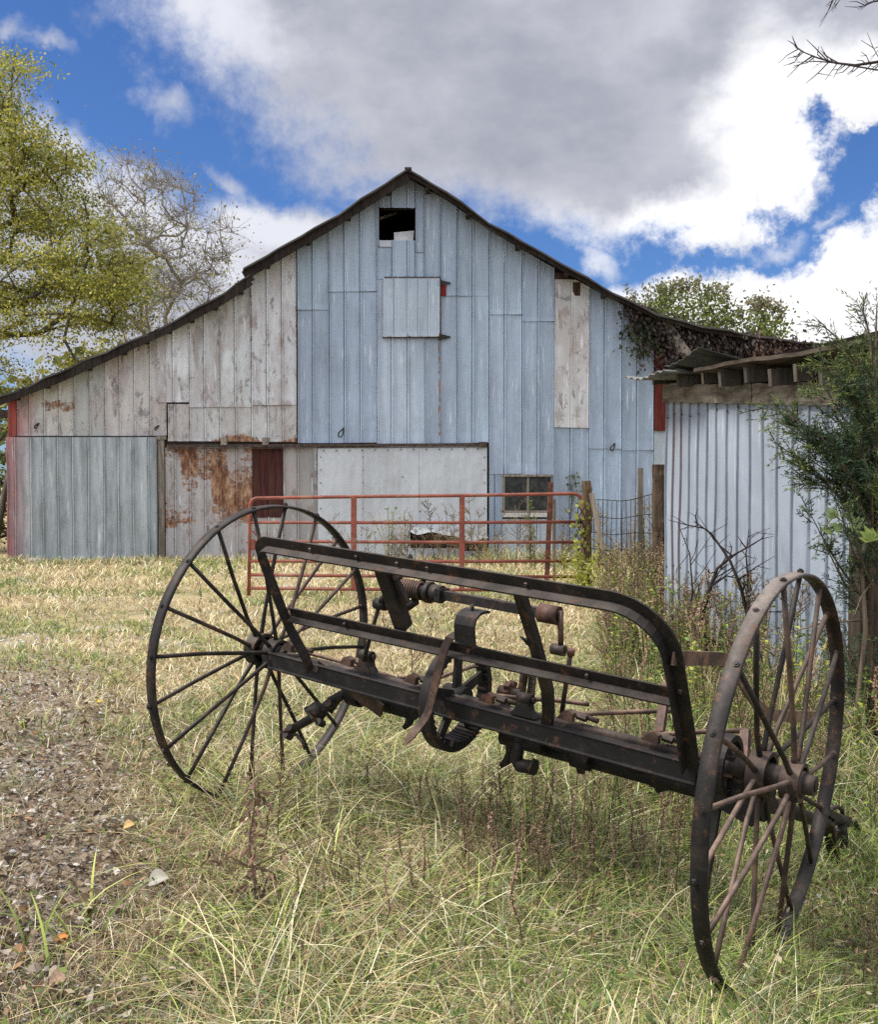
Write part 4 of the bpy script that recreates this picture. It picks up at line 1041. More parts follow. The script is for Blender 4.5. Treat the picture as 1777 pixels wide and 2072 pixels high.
    mb = MB(); mb.tube([X(1560, 1628), X(1605, 1642), X(1648, 1658), X(1672, 1663)], [.030, .028, .026, .024], 10); mb.build('trailing_arm', IR, rake)
    mb = MB(); mb.tube([X(1698, 1668), X(1708, 1720), X(1700, 1748)], [.034, .026, .026], 10, (.4, .4, .4, 0)); mb.tube([X(1678, 1660), X(1696, 1656), X(1716, 1662)], .026, 8)
    mb.tube([X(1682, 1650), X(1684, 1636), X(1694, 1631), X(1704, 1638), X(1706, 1652)], .010, 8); mb.beam(X(1666, 1640), X(1690, 1655), .05, .03)
    mb.tube([X(1712, 1658), X(1730, 1664), X(1738, 1680), X(1735, 1715), X(1728, 1748)], [.012, .013, .011, .010, .009], 8); mb.beam(X(1676, 1664), X(1692, 1752), .02, .05, n_, (1.6, 1.4, 1.3, 0))
    mb.tube([X(1690, 1748), X(1715, 1762)], .045, 10, (.35, .35, .35, 0)); mb.tube([X(1725, 1744), X(1738, 1760)], .035, 8); mb.build('swivel', IR, rake)
mechanism()
# ------------------------------------------------------------------ gate and fence
GY = 13.8
def build_gate():
    c = at(505, 1165, GY); c[2] = gz(c[0], GY)
    g = thing('farm_gate', 'rusty red tubular steel farm gate with horizontal rails across the yard', 'gate', c)
    r = .024
    fr = MB(); P = lambda px, py: at(px, py, GY)
    corner = lambda cx, cy, rx, ry, a0, a1: [P(cx + rx * math.cos(math.radians(a)), cy - ry * math.sin(math.radians(a))) for a in np.linspace(a0, a1, 7)]
    fr.tube([P(503.5, 1205), P(505, 1100), P(506, 1030)] + corner(521, 1024, 15, 16, 180, 90) + [P(720, 1005), P(950, 1002.5), P(1155, 999)] + corner(1160, 1018, 18, 19, 90, 0) + [P(1179, 1060), P(1180, 1196)], r, 10)
    fr.build('frame', M['red'], g)
    for ya, yb in ((1057, 1056), (1095, 1097), (1135, 1135), (1163, 1167), (1190, 1194)):
        mb = MB(); mb.tube([P(505, ya), P(700, (ya * .7 + yb * .3) + .8), P(930, (ya * .4 + yb * .6) + 1), P(1179, yb)], r * .92, 10); mb.build('rail', M['red'], g)
    for px in (718, 937):
        mb = MB(); a, b = P(px, 1004), P(px - .5, 1193); mb.beam(a, b, .05, .05); mb.beam(P(px - 3.5, 1004) - V3(0, .02, 0), P(px - 4, 1193) - V3(0, .02, 0), .012, .05); mb.build('upright', M['red'], g)
    mb = MB(); mb.beam(P(512, 1092), P(512, 1113), .07, .05); mb.beam(P(510, 1074), P(528, 1092), .03, .02); mb.tube([P(498, 1097), P(512, 1097)], .012, 6); mb.build('latch', M['red'], g)
    for py in (1055, 1132): mb = MB(); mb.tube([P(1168, py), P(1184, py + 1)], .03, 8); mb.build('hinge', M['iron'], g)
build_gate()
def post(px, py0, py1, Y, r, mat, name, label, cat='fence post', lean=0, group=None, square=False, col=(1, 1, 1, 0), knots=0):
    a, b = at(px, py1, Y), at(px + lean, py0, Y); a[2] = gz(a[0], Y) - .05
    mb = MB(); n = 9
    if square: mb.beam(a, b, r * 2, r * 1.6, (0, 1, 0), col)
    else:
        rr = random.Random(int(px)); pts = []; rs = []; kn = [(rr.random(), rr.uniform(.08, .2)) for _ in range(5)]
        for i in range(n):
            t = i / (n - 1); pts.append(a + (b - a) * t + V3(rr.uniform(-1, 1), rr.uniform(-1, 1), 0) * r * .12); rs.append(r * (1.08 - .12 * t + (rr.uniform(-.12, .16) if knots else rr.uniform(-.04, .04))))
        N_, K_ = 16, 30; vs = []
        for i in range(K_ + 1):
            t = i / K_; c = a + (b - a) * t + V3(math.sin(t * 5 + px), math.cos(t * 4), 0) * r * .10; bul = sum(kw * math.exp(-((t - kt) / .03) ** 2) for kt, kw in kn)
            for j in range(N_):
                an = 2 * math.pi * j / N_; q = r * (1.06 - .1 * t) * (1 + (.10 * math.sin(an * 3 + t * 9) + .08 * math.sin(an * 7 + t * 3 + px) + rr.uniform(-.05, .05) + bul * (1 + math.cos(an - kn[0][0] * 9))) * (1 if knots else .25)); vs.append(c + V3(math.cos(an) * q, math.sin(an) * q, 0))
        mb.add(vs, [(i * N_ + j, i * N_ + (j + 1) % N_, (i + 1) * N_ + (j + 1) % N_, (i + 1) * N_ + j) for i in range(K_) for j in range(N_)] + [tuple(range(K_ * N_, K_ * N_ + N_))], col, False)
    o = mb.build(name, mat, None, a, label=label); tag(o, label, cat, group); return o
post(1187, 973, 1205, GY - .05, .062, M['bark'], 'fence_post', 'round wooden post wound with creeper at the hinge end of the red gate', col=(1.1, .95, .8, 0), knots=1)
post(1337, 940, 1172, 12.4, .092, M['bark'], 'fence_post', 'thick bark covered log post nearest the corner of the shed', lean=-2, col=(.62, .56, .50, 0), knots=1)
post(1296, 947, 1185, 12.9, .032, M['wood'], 'fence_post', 'slim grey square post standing in the wire mesh', square=True, col=(.75, .78, .75, 0))
post(1106, 976, 1160, GY + 1.6, .036, M['iron_brown'], 'fence_post', 'thin rust brown post leaning in front of the small window', lean=9, square=True, col=(2.2, 1.3, 1.0, 0))
post(1122, 1010, 1160, GY + 1.9, .022, M['wood'], 'fence_post', 'short weathered stake right of the rust brown post', square=True, col=(.8, .75, .7, 0))
post(1245, 998, 1195, GY - .3, .03, M['wood'], 'brace', 'pale plank brace leaning against the gate post', 'brace', lean=-48, square=True, col=(1.6, 1.55, 1.5, 0))
def wire_mesh():
    mb = MB(); A, B = at(1192, 1000, GY - .05), at(1333, 1000, 12.45); zb = .08
    N = 15
    top = lambda t: at(1192 + 141 * t, 1012 - 13 * t + 6 * math.sin(math.pi * t), GY - .05 + (12.45 - GY + .05) * t)
    for i in range(N + 1):
        t = i / N; p = top(t); q = p.copy(); q[2] = gz(p[0], p[1]) + .03; mb.tube([p, (p + q) / 2 + V3(.015 * math.sin(i), 0, 0), q], .0045, 4)
    for k in range(7):
        f = [0, .17, .33, .49, .64, .78, .92][k]
        mb.tube([V3(top(t)[0], top(t)[1] - .005, top(t)[2] * (1 - f) + (gz(0, 13) + .03) * f + .012 * math.sin(t * 9 + k)) for t in np.linspace(-.02, 1.02, 12)], .0055, 4)
    o = mb.build('wire_fence', M['iron_dark'], None, (A + B) / 2 - V3(0, 0, 1)); tag(o, 'sagging square wire mesh strung from the gate post to the log post', 'fence')
wire_mesh()

# ------------------------------------------------------------------ the tin shed on the right
SL, SR = V3(2.268, 10.2, 0), V3(2.93, 7.15, 0)
sdir = unit(SR - SL); snor = unit(V3(-sdir[1], sdir[0], 0)); snor = snor if snor[0] < 0 else -snor      # face looks left
shed = thing('shed', 'small pale tin shed with open rafter ends and a sagging tin roof', 'shed', (SL + SR) / 2)
def sp(px, py, off=0): return on_plane(px, py, SL + snor * off, snor)
def build_shed():
    L = float(np.linalg.norm(SR - SL))
    ts = []
    for z_ in (850, 880, 912, 948, 985, 1025, 1065, 1112, 1160, 1215, 1275, 1338, 1405, 1480, 1558, 1640): ts.append(float(np.dot(sp(959.6 + .46 * z_, 900) - SL, sdir)))
    ts.append(L)
    ztop = lambda t: 2.40 - .26 * t / L
    mb = MB(); nz = 26
    def wall(t, z, off): return SL + sdir * t + snor * off + V3(0, 0, z)
    prof = []
    for i, t in enumerate(ts):
        rc = (.66, .67, .68) if i not in (1, 2) else (.52, .36, .34)
        w = .013
        prof += [(t - w * 1.05, 0, (1, 1, 1)), (t - w, .001, rc), (t - w * .5, .017, rc), (t + w * .5, .017, rc), (t + w, .001, rc), (t + w * 1.05, 0, (1, 1, 1))]
        if i < len(ts) - 1:
            d = ts[i + 1] - t; prof += [(t + d * f, .0, (1, 1, 1)) for f in (.35, .5, .65)]
    n = len(prof); vs = []; cs = []; base = (.28, .32, .38)
    for j in range(nz + 1):
        f = j / nz
        for t, o, c in prof:
            zt = ztop(t) + .02; zb = gz(2.6, 8) - .05; z = zt + (zb - zt) * f
            wv = .006 * math.sin(t * 2.3 + z * 1.3) + .003 * math.sin(z * 5 + t * 9)
            jog = .010 * math.sin(z * 3.1 + int(t * 4) * 1.7) * (1 if f > .45 else .3)
            vs.append(wall(t + jog, z, o + wv)); a = .10 if f < .93 else .5
            cs.append((base[0] * c[0], base[1] * c[1], base[2] * c[2], a * (1 if c[0] < .9 else .3)))
    mb.add(vs, [(j * n + i, j * n + i + 1, (j + 1) * n + i + 1, (j + 1) * n + i) for j in range(nz) for i in range(n - 1)], cs)
    for t in ts:
        for z in (.78, 2.25): mb.ball(wall(t + .02, z + .02 * math.sin(t * 9), .012), .009, (.06, .05, .05, 0), 6)
    mb.build('wall', M['shed_metal'], shed, label='pale ribbed tin wall')
    # plate boards and rafter tails
    for a, b, k in ((-.04, 1.70, .72), (1.712, L + .10, .82)):
        mb = MB(); q = 14; vs = []
        for i in range(q + 1):
            t = a + (b - a) * i / q
            for o, dz in ((.012, .0), (.05, .0), (.05, .165), (.012, .165)): vs.append(wall(t, ztop(t) + dz + .004 * math.sin(i * 2.1), o))
        fs = [(i * 4 + j, i * 4 + (j + 1) % 4, (i + 1) * 4 + (j + 1) % 4, (i + 1) * 4 + j) for i in range(q) for j in range(4)] + [(0, 1, 2, 3), (q * 4 + 3, q * 4 + 2, q * 4 + 1, q * 4)]
        mb.add(vs, fs, (k, k, k * .97, 0)); mb.build('plate_board', M['wood_y'], shed)
    for i, t in enumerate((.08, .62, 1.12, 1.55, 1.98, 2.35, 2.70, 3.02)):
        mb = MB(); z = ztop(t) + .165 + .065 - .03 * (i % 2); a = wall(t, z, .26 if i > 2 else .20); b = wall(t, z + .16, -1.6); mb.beam(a, b, .045, .13, (0, 0, 1), (.45, .44, .42, 0)); mb.build('rafter', M['wood'], shed)
    # inner dark lining, other walls
    mb = MB(); e = -snor * 2.4; zt = 2.6
    def quad(p, q, z0, z1): mb.add([p + V3(0, 0, z0), q + V3(0, 0, z0), q + V3(0, 0, z1), p + V3(0, 0, z1)], [(0, 1, 2, 3), (3, 2, 1, 0)], (.6, .6, .6, 0))
    quad(SL - snor * .03, SR - snor * .03, -.1, 2.1); quad(SL + e, SR + e, -.1, 2.9); quad(SL, SL + e, -.1, 2.4); quad(SR + sdir * .02, SR + e + sdir * .02, -.1, 2.2)
    quad(SL + sdir * .02 - snor * .5, SR - snor * .5, 2.0, 2.75)
    mb.build('side_wall', M['darkwood'], shed)
    mb = MB(); mb.beam(SR + sdir * .06 + snor * .02 + V3(0, 0, -.1), SR + sdir * .06 + snor * .02 + V3(0, 0, 2.2), .13, .13, sdir, (.30, .28, .26, 0)); mb.build('corner_post', M['wood'], shed)
    # roof: board deck at the near half, bent corrugated sheets at the far corner
    def roofsheet(t0, t1, n, o0, o1, z0, z1, curl, corr, th=.014):
        q = 10; vs = []
        for i in range(n + 1):
            t = t0 + (t1 - t0) * i / n
            for k in range(q + 1):
                f = k / q; o = o0 + (o1 - o0) * f; z = z0(t) + (z1 - z0(t)) * f + corr * math.sin(i * 1.57) + curl(t, f); vs.append(wall(t, z, o))
        m = len(vs); vs += [v - V3(0, 0, th) for v in vs]; w = q + 1; fs = []
        for i in range(n):
            for k in range(q): a = i * w + k; fs += [(a, a + 1, a + w + 1, a + w), (m + a + w, m + a + w + 1, m + a + 1, m + a)]
        for i in range(n): a = i * w; fs += [(a, a + w, m + a + w, m + a)]; a = i * w + q; fs += [(a + w, a, m + a, m + a + w)]
        for k in range(q): fs += [(k + 1, k, m + k, m + k + 1)]; a = n * w + k; fs += [(a, a + 1, m + a + 1, m + a)]
        return vs, fs
    zr = lambda t: ztop(t) + .31
    mb = MB(); v, f = roofsheet(1.15, L + .5, 22, .30, -2.6, lambda t: zr(t) - .01 + .05 * (t - 1.1), 2.40, lambda t, f: .008 * math.sin(t * 4), .003, .03); mb.add(v, f, (.36, .33, .31, 0)); mb.build('roof', M['wood_y'], shed, label='board deck of the roof')
    mb = MB(); v, f = roofsheet(-.16, .80, 26, .40, -1.6, lambda t: zr(t) - .05, 2.55, lambda t, f: -.03 * (1 - f) ** 3 * (1 + math.sin(t * 6)) + .03 * math.sin(t * 3), .011, .006); mb.add(v, f, (3.2, 3.5, 3.6, 0))
    v, f = roofsheet(.62, 1.30, 20, .33, -1.3, lambda t: zr(t) + .02, 2.45, lambda t, f: (.15 * max(0, (t - .66) / .64) ** 1.5) * (1 - f) ** 1.5, .008, .006); mb.add(v, f, (1.3, 1.6, 1.5, 0)); mb.build('tin_sheet', M['roof'], shed, label='bent corrugated sheets lifting off the roof corner')
build_shed()
# a stone by the sliding door
def rock():
    p = at(71, 1131, WY - .5); p[2] = gz(p[0], p[1]); mb = MB(); mb.ball(p + V3(0, 0, .03), .19, n=14, sq=(1, .7, .42)); o = mb.build('rock', M['stone'], None, p); tag(o, 'pale rounded stone lying by the foot of the grey sliding door', 'rock')
rock()

# ------------------------------------------------------------------ trees
def quads(c, d, nrm, L, W, fold=.0):
    """vectorised leaves: c base points, d directions, nrm rough normals."""
    d = d / np.linalg.norm(d, axis=1)[:, None]; s = np.cross(d, nrm); s /= np.linalg.norm(s, axis=1)[:, None] + 1e-9
    L = L[:, None]; W = W[:, None]
    v = np.stack([c, c + d * L * .5 + s * W / 2, c + d * L, c + d * L * .5 - s * W / 2], 1)
    return v.reshape(-1, 3)
def leaf_mesh(name, v, cols, mat, parent=None, loc=None):
    n = len(v) // 4; f = np.arange(n * 4).reshape(-1, 4)
    return link(name, raw_mesh(name, v, [f], np.repeat(np.concatenate([cols, np.zeros((n, 1))], 1), 4, 0)), mat, parent, loc)
def runit(n):
    v = NR.normal(size=(n, 3)); return v / np.linalg.norm(v, axis=1)[:, None]
def inpoly(x, y, P):
    c = False; j = len(P) - 1
    for i in range(len(P)):
        if (P[i][1] > y) != (P[j][1] > y) and x < (P[j][0] - P[i][0]) * (y - P[i][1]) / (P[j][1] - P[i][1]) + P[i][0]: c = not c
        j = i
    return c
def skeleton(base, trunk, tips, mb, r0, sides=5, jit=.06, expo=.42, rmin=.006):
    """limbs from a trunk polyline to all tips, each joined to the nearest wood already grown."""
    nodes = [np.asarray(p, float) for p in trunk]; par = [-1] + list(range(len(trunk) - 1)); nt = len(trunk)
    order = sorted(range(len(tips)), key=lambda i: min(np.linalg.norm(tips[i] - q) for q in nodes[-max(1, nt // 2):]))
    ends = []
    for i in order:
        tp = tips[i]; A = np.array(nodes); dv = tp - A; dist = np.linalg.norm(dv, axis=1); cost = dist + 1.2 * np.maximum(0, A[:, 2] - tp[2] + .25 * dist)
        j = int(np.argmin(cost[1:])) + 1 if len(nodes) > 1 else 0; p = nodes[j]; k = max(1, int(dist[j] / (.5 if sides > 4 else .35))); pr = j; sag = NR.normal(size=3) * jit * dist[j]
        for q in range(1, k + 1):
            t = q / k; nodes.append(p + (tp - p) * t + sag * math.sin(math.pi * t) + NR.normal(size=3) * .012 * dist[j] * (t < 1)); par.append(pr); pr = len(nodes) - 1
        ends.append(pr)
    cnt = np.zeros(len(nodes))
    for e in ends: cnt[e] = 1
    for i in range(len(nodes) - 1, 0, -1): cnt[par[i]] += cnt[i]
    tot = max(cnt[0], 1); rad = np.maximum(r0 * (cnt / tot) ** expo, rmin)
    for i in range(1, len(nodes)):
        mb.tube([nodes[par[i]], nodes[i]], [min(rad[par[i]], rad[i] * 1.25), rad[i]], sides if rad[i] > .03 else 3, caps=False)
    return nodes, ends
def crown_tips(poly, n, Y, dY, seed):
    r = random.Random(seed); xs = [p[0] for p in poly]; ys = [p[1] for p in poly]; out = []
    while len(out) < n:
        x, y = r.uniform(min(xs), max(xs)), r.uniform(min(ys), max(ys))
        if inpoly(x, y, poly): out.append(at(x, y, Y + r.uniform(-dY, dY)))
    return out
def tree(name, label, base, trunk, tips, per, L, cols, spread, r0, group=None, twigs=0, leafmat='leaf', cat='tree', flat=.45, jit=.06, bark='treebark'):
    t = thing(name, label, cat, base, group); mb = MB(); skeleton(base, trunk, tips, mb, r0, jit=jit)
    tp = np.array(tips)
    if twigs:
        for p in tips:
            for _ in range(twigs):
                d = unit(NR.normal(size=3) * .8 + V3(0, 0, .55)); l = NR.uniform(.3, .9) * spread; k1 = p + d * l * .5 + NR.normal(size=3) * .05; mb.tube([p, k1, p + d * l + NR.normal(size=3) * .08], [.010, .008, .005], 3, caps=False)
    mb.build('trunk', M[bark], t)
    c = np.repeat(tp, per, 0); n = len(c); off = NR.normal(size=(n, 3)) * np.array([spread, spread, spread * flat]) * .55; c = c + off
    d = runit(n) + np.array([0, 0, -.35]); nr = runit(n) * .8 + np.array([0, 0, .8])
    clump = np.repeat(NR.uniform(.75, 1.25, len(tp)), per); pick = NR.choice(len(cols), n, p=[q[1] for q in cols]); base_c = np.array([q[0] for q in cols])[pick] * clump[:, None] * NR.uniform(.75, 1.25, n)[:, None]
    leaf_mesh('crown', quads(c, d, nr, NR.uniform(.7, 1.3, n) * L, NR.uniform(.45, .75, n) * L), base_c, M[leafmat], t)
    return t
YG = [((.36, .35, .065), .42), ((.24, .26, .055), .30), ((.52, .45, .11), .18), ((.11, .13, .035), .10)]
b = at(-40, 1130, 27); b[2] = 0
P1 = [(-160, 120), (-20, 130), (30, 180), (70, 260), (150, 290), (190, 340), (225, 430), (270, 480), (300, 570), (340, 690), (200, 760), (0, 830), (-160, 830)]
P1b = [(-160, 290), (90, 290), (180, 330), (190, 420), (250, 520), (280, 600), (120, 640), (-100, 560)]
tr = [b + V3(0, 0, -.2), b + V3(.2, 0, 2.5), b + V3(-.1, .1, 5), b + V3(.1, .2, 7.5), b + V3(-.2, .2, 10), b + V3(.2, .1, 12)]
tree('leafy_tree', 'large yellow green leafy tree left of the barn', b, tr, crown_tips(P1, 150, 27, 2.6, 3) + crown_tips([(-40, 120), (30, 110), (60, 160), (0, 260), (-60, 250)], 14, 27, 1.5, 9) + crown_tips(P1b, 75, 27, 2.6, 4), 250, .088, YG, .72, .20, twigs=2, flat=.32)
b = at(332, 1050, 37); b[2] = 0
P2 = [(190, 350), (270, 325), (330, 345), (420, 400), (468, 460), (475, 500), (440, 600), (380, 690), (250, 720), (190, 640)]
tr = [b, b + V3(.1, 0, 2), b + V3(-.1, 0, 4), b + V3(.2, 0, 6), b + V3(.1, 0, 7.5)]
tree('sparse_tree', 'half bare autumn tree with thin grey twigs behind the left barn roof', b, tr, crown_tips(P2, 190, 37, 2.6, 8), 13, .12, [((.30, .27, .08), .6), ((.20, .19, .08), .4)], 1.1, .12, twigs=14, flat=.8, jit=.08, bark='palebark')
GB = [((.15, .19, .045), .45), ((.24, .26, .07), .30), ((.08, .11, .035), .25)]
def roof_bush(px, Y, poly, plumes, n, seed, label):
    b = at(px, 900, Y); b[2] = 0; t = thing('bush_tree', label, 'tree', b); mb = MB(); tips = crown_tips(poly, n, Y, .9, seed)
    zt = at(px, 690, Y)[2]; skeleton(b, [b, V3(b[0], b[1], zt * .4), V3(b[0] + .1, b[1], zt * .8), V3(b[0], b[1], zt)], tips, mb, .12)
    c = np.repeat(np.array(tips), 120, 0) + NR.normal(size=(n * 120, 3)) * np.array([.34, .4, .32]); col = []
    N = len(c); cl = np.array([q[0] for q in GB])[NR.choice(3, N, p=[.45, .3, .25])] * NR.uniform(.7, 1.3, N)[:, None]
    # plumes: long upright seed heads
    pc = []; 
    for (x0, y0, x1, y1) in plumes:
        p, q = at(x0, y0, Y), at(x1, y1, Y); mid = (p + q) / 2 + V3(NR.normal() * .05, NR.normal() * .2, 0); mb.tube([p, mid, q], [.012, .010, .006], 3, caps=False)
        for k in range(90): f = NR.uniform(.2, 1); w = .09 * (1.15 - abs(f - .6)); pc.append((p * (1 - f) + q * f) + (mid - (p + q) / 2) * 4 * f * (1 - f) + NR.normal(size=3) * w * .7)
    mb.build('trunk', M['treebark'], t); pc = np.array(pc); c = np.concatenate([c, pc]); cl = np.concatenate([cl, np.array([.30, .27, .17]) * NR.uniform(.6, 1.25, len(pc))[:, None]])
    N = len(c); leaf_mesh('crown', quads(c, runit(N) + [0, 0, .3], runit(N), NR.uniform(.08, .17, N), NR.uniform(.05, .09, N)), cl, M['leaf'], t)
roof_bush(1380, 33.5, [(1290, 650), (1330, 612), (1370, 588), (1420, 592), (1460, 625), (1475, 680), (1300, 680)], [(1290, 640, 1265, 583), (1310, 640, 1308, 590), (1340, 620, 1334, 580), (1365, 600, 1363, 573), (1380, 600, 1378, 568), (1395, 600, 1393, 566), (1405, 600, 1412, 567), (1430, 610, 1438, 580), (1440, 610, 1456, 578), (1450, 620, 1472, 580), (1465, 640, 1474, 600), (1350, 610, 1346, 575)], 34, 5, 'leafy bush with upright plumes behind the barn roof, the bigger one near the gable side')
roof_bush(1540, 34, [(1495, 672), (1520, 640), (1545, 622), (1570, 645), (1580, 695), (1490, 690)], [(1500, 650, 1495, 625), (1520, 640, 1510, 612), (1535, 625, 1531, 602), (1550, 630, 1553, 607), (1560, 640, 1575, 615), (1570, 655, 1590, 625), (1545, 625, 1542, 606), (1505, 660, 1480, 640)], 15, 6, 'rounder yellow green bush with plumes behind the low end of the barn roof')
# dark greenery seen past the left corner of the barn
b = at(-25, 1130, 23.5); b[2] = 0
tree('shrub', 'dark green shrub growing past the left corner of the barn', b, [b, b + V3(0, 0, .8), b + V3(.1, 0, 1.6)], [b + V3(rnd.uniform(-1.6, .75), rnd.uniform(-1, 1), rnd.uniform(.3, 3.3)) for _ in range(46)], 70, .11, [((.10, .13, .035), .5), ((.20, .21, .05), .3), ((.05, .065, .02), .2)], .6, .09, cat='shrub')
o = MB(); o.tube([at(-8, 1100, 21.2), at(8, 1000, 21.4), at(20, 950, 21.6)], [.07, .06, .05], 8); oo = o.build('leaning_trunk', M['treebark'], None, at(-8, 1130, 21.2)); tag(oo, 'dark leaning pole at the left end of the barn', 'pole')

# ------------------------------------------------------------------ cedar at the right edge
def cedar():
    Y = 6.1; b = at(1768, 1330, Y); b[2] = gz(b[0], Y)
    t = thing('cedar_tree', 'dark green cedar with feathery sprays beside the shed at the right edge', 'tree', b); mb = MB()
    top = at(1790, 600, Y)
    trunk = [b - V3(0, 0, .1), b + V3(.03, 0, .5), b + V3(-.02, .02, 1.1), b + V3(.06, 0, 1.7), top]
    limbs = [(1552, 822, .95, 0), (1560, 846, .9, 0), (1575, 902, .9, 0), (1592, 932, .8, 0), (1628, 975, .75, 0), (1640, 1040, .7, -.1), (1612, 884, .85, .2), (1636, 798, .9, .2), (1640, 866, .8, -.3), (1662, 735, .9, .1), (1690, 770, .9, -.2),
             (1700, 705, .8, .1), (1745, 655, .5, 0), (1765, 690, .6, -.3), (1722, 838, .7, -.4), (1700, 925, .7, -.3), (1690, 1000, .6, -.3), (1748, 760, .7, -.4), (1790, 820, .7, -.5), (1810, 700, .6, .2), (1815, 900, .7, -.4), (1660, 1078, .7, -.1), (1720, 1040, .7, -.4),
             (1760, 960, .7, -.45), (1640, 930, .8, .25), (1670, 840, .8, .3), (1740, 900, .6, .4), (1780, 1000, .6, -.3), (1685, 1215, .6, .3), (1665, 1290, .6, .35), (1700, 1335, .5, .2), (1735, 1370, .5, .0), (1720, 1290, .5, .3), (1765, 1300, .5, -.1), (1655, 655, .35, .1), (1668, 690, .4, .1), (1740, 615, .4, 0), (1775, 615, .4, 0),
             (1690, 740, .8, .3), (1765, 730, .9, .1), (1785, 860, .9, .1), (1735, 1010, .8, .0), (1775, 930, .9, .0), (1760, 800, 1, -.2), (1715, 790, 1, .0), (1745, 870, 1, -.2), (1715, 960, .9, -.1), (1790, 1040, .8, .0), (1725, 905, 1, .1), (1690, 880, .9, -.1), (1650, 905, .9, .0), (1720, 720, .8, -.1), (1750, 820, .7, .1), (1790, 760, .7, .1), (1730, 960, .7, .1), (1600, 860, .9, .1)]
    tips = [at(x, y, Y + dy) for x, y, _, dy in limbs]; V = []; Cc = []
    def spray(p, d, L, up, dens, tone):
        """a flat feathery spray of scale leaf strips."""
        d = unit(d); side = unit(np.cross(d, up)); n = max(3, int(L / .022))
        for i in range(n):
            f = (i + .5) / n; q = p + d * L * f
            for sg in (-1, 1):
                if NR.random() > dens: continue
                dd = unit(d * .75 + side * sg * (.85 - .3 * f) + NR.normal(size=3) * .16); l = L * .42 * (1.05 - f) * NR.uniform(.7, 1.2) + .018
                m = max(1, int(l / .028))
                for k in range(m):
                    r = q + dd * l * k / m
                    for s2 in (0, 1, -1):
                        if s2 and NR.random() > .8: continue
                        e = unit(dd + s2 * .8 * np.cross(dd, up) + NR.normal(size=3) * .22); ll = NR.uniform(.022, .042); w = NR.uniform(.0045, .0075); sd_ = unit(np.cross(e, NR.normal(size=3)))
                        V.extend([r, r + e * ll * .5 + sd_ * w / 2, r + e * ll, r + e * ll * .5 - sd_ * w / 2]); Cc.append(tone * NR.uniform(.65, 1.3))
        V.extend([p, p + d * L * .5 + side * .004, p + d * L, p + d * L * .5 - side * .004]); Cc.append(np.array([.07, .05, .03]))
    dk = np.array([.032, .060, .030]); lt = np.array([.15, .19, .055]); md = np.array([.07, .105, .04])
    for (x, y, dens, dy), tp in zip(limbs, tips):
        zb = min(tp[2] - (.10 if y < 1100 else .2), 3.2); root = b + V3(rnd.uniform(-.02, .02), 0, max(.25, zb - .25 - b[2] - rnd.uniform(0, .3))); Ld = np.linalg.norm(tp - root)
        P = [root + (tp - root) * f + V3(0, 0, .10 * math.sin(math.pi * f) * (1 if y < 1000 else -.5)) for f in np.linspace(0, 1, 7)]; mb.tube(P, [.011 - .0085 * i / 6 for i in range(7)], 5, caps=False)
        out = sstep(1760, 1560, x); nS = int((8 + Ld * 19) * (.5 + dens * .5))
        for i in range(nS):
            f = rnd.uniform(.22, 1.0) if i else 1.0; k = min(int(f * 6), 5); q = P[k] + (P[k + 1] - P[k]) * (f * 6 - k); ax = unit(P[k + 1] - P[k])
            d = unit(ax * rnd.uniform(.5, 1.1) + NR.normal(size=3) * .55 + V3(0, 0, .12)); f2 = rnd.random()
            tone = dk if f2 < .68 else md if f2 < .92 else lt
            if y < 760 or x > 1775 or (x < 1640 and f > .7): tone = lt if f2 > .4 else md  # paler greens put lit tops and outer tips into the colour
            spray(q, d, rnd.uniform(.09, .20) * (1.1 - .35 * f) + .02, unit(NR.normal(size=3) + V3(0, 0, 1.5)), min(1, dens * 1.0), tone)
    mb.tube(trunk, [.060, .055, .05, .045, .025], 10, (.55, .5, .48, 0))
    mb.tube([b + V3(-.12, -.1, 0), b + V3(-.14, -.12, .4), b + V3(-.09, -.1, .8), b + V3(-.12, -.1, 1.15), b + V3(-.05, -.05, 1.5)], .014, 6)
    for _ in range(12):
        z = rnd.uniform(.2, 1.2); p = b + V3(0, 0, z); d = unit(V3(rnd.uniform(-1, .6), rnd.uniform(-1, .5), rnd.uniform(-.4, .2))); mb.tube([p, p + d * .3, p + d * rnd.uniform(.4, .7) + V3(0, 0, -.05)], [.008, .005, .003], 4, caps=False)
    mb.build('trunk', M['bark'], t)
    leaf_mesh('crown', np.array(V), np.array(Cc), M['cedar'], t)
cedar()
def vine_leaves():
    # bright maple-like leaves hanging near the cedar
    for (px, py, Y, s, lab) in ((1775, 1078, 5.6, .105, 'bright green lobed vine leaves hanging at the right edge below the cedar'), (1668, 1068, 5.9, .08, 'pale green vine sprig hanging from the lowest cedar branch')):
        p = at(px, py, Y); mb = MB(); st = p + V3(.25, .1, .18); mb.tube([st, (st + p) / 2 + V3(0, 0, .04), p], .004, 5, (.25, .22, .06, 0))
        for i in range(6):
            c = p + V3(rnd.uniform(-.06, .22), rnd.uniform(-.08, .08), rnd.uniform(-.06, .10)); a0 = rnd.uniform(-2.6, -.6); nr = unit(V3(rnd.uniform(-.5, .5), -1, rnd.uniform(.2, 1)))
            e1 = unit(np.cross(nr, V3(0, 0, 1))); e2 = np.cross(nr, e1)
            for k in (-.95, -.45, 0, .45, .95): mb.leaf(c, e1 * math.cos(a0 + k) + e2 * math.sin(a0 + k), nr, s * (1 - .35 * abs(k)), s * .42, (.15, .20, .045, 0) if s > .1 else (.20, .26, .11, 0))
        o = mb.build('vine', M['leaf'], None, p); tag(o, lab, 'vine')
vine_leaves()

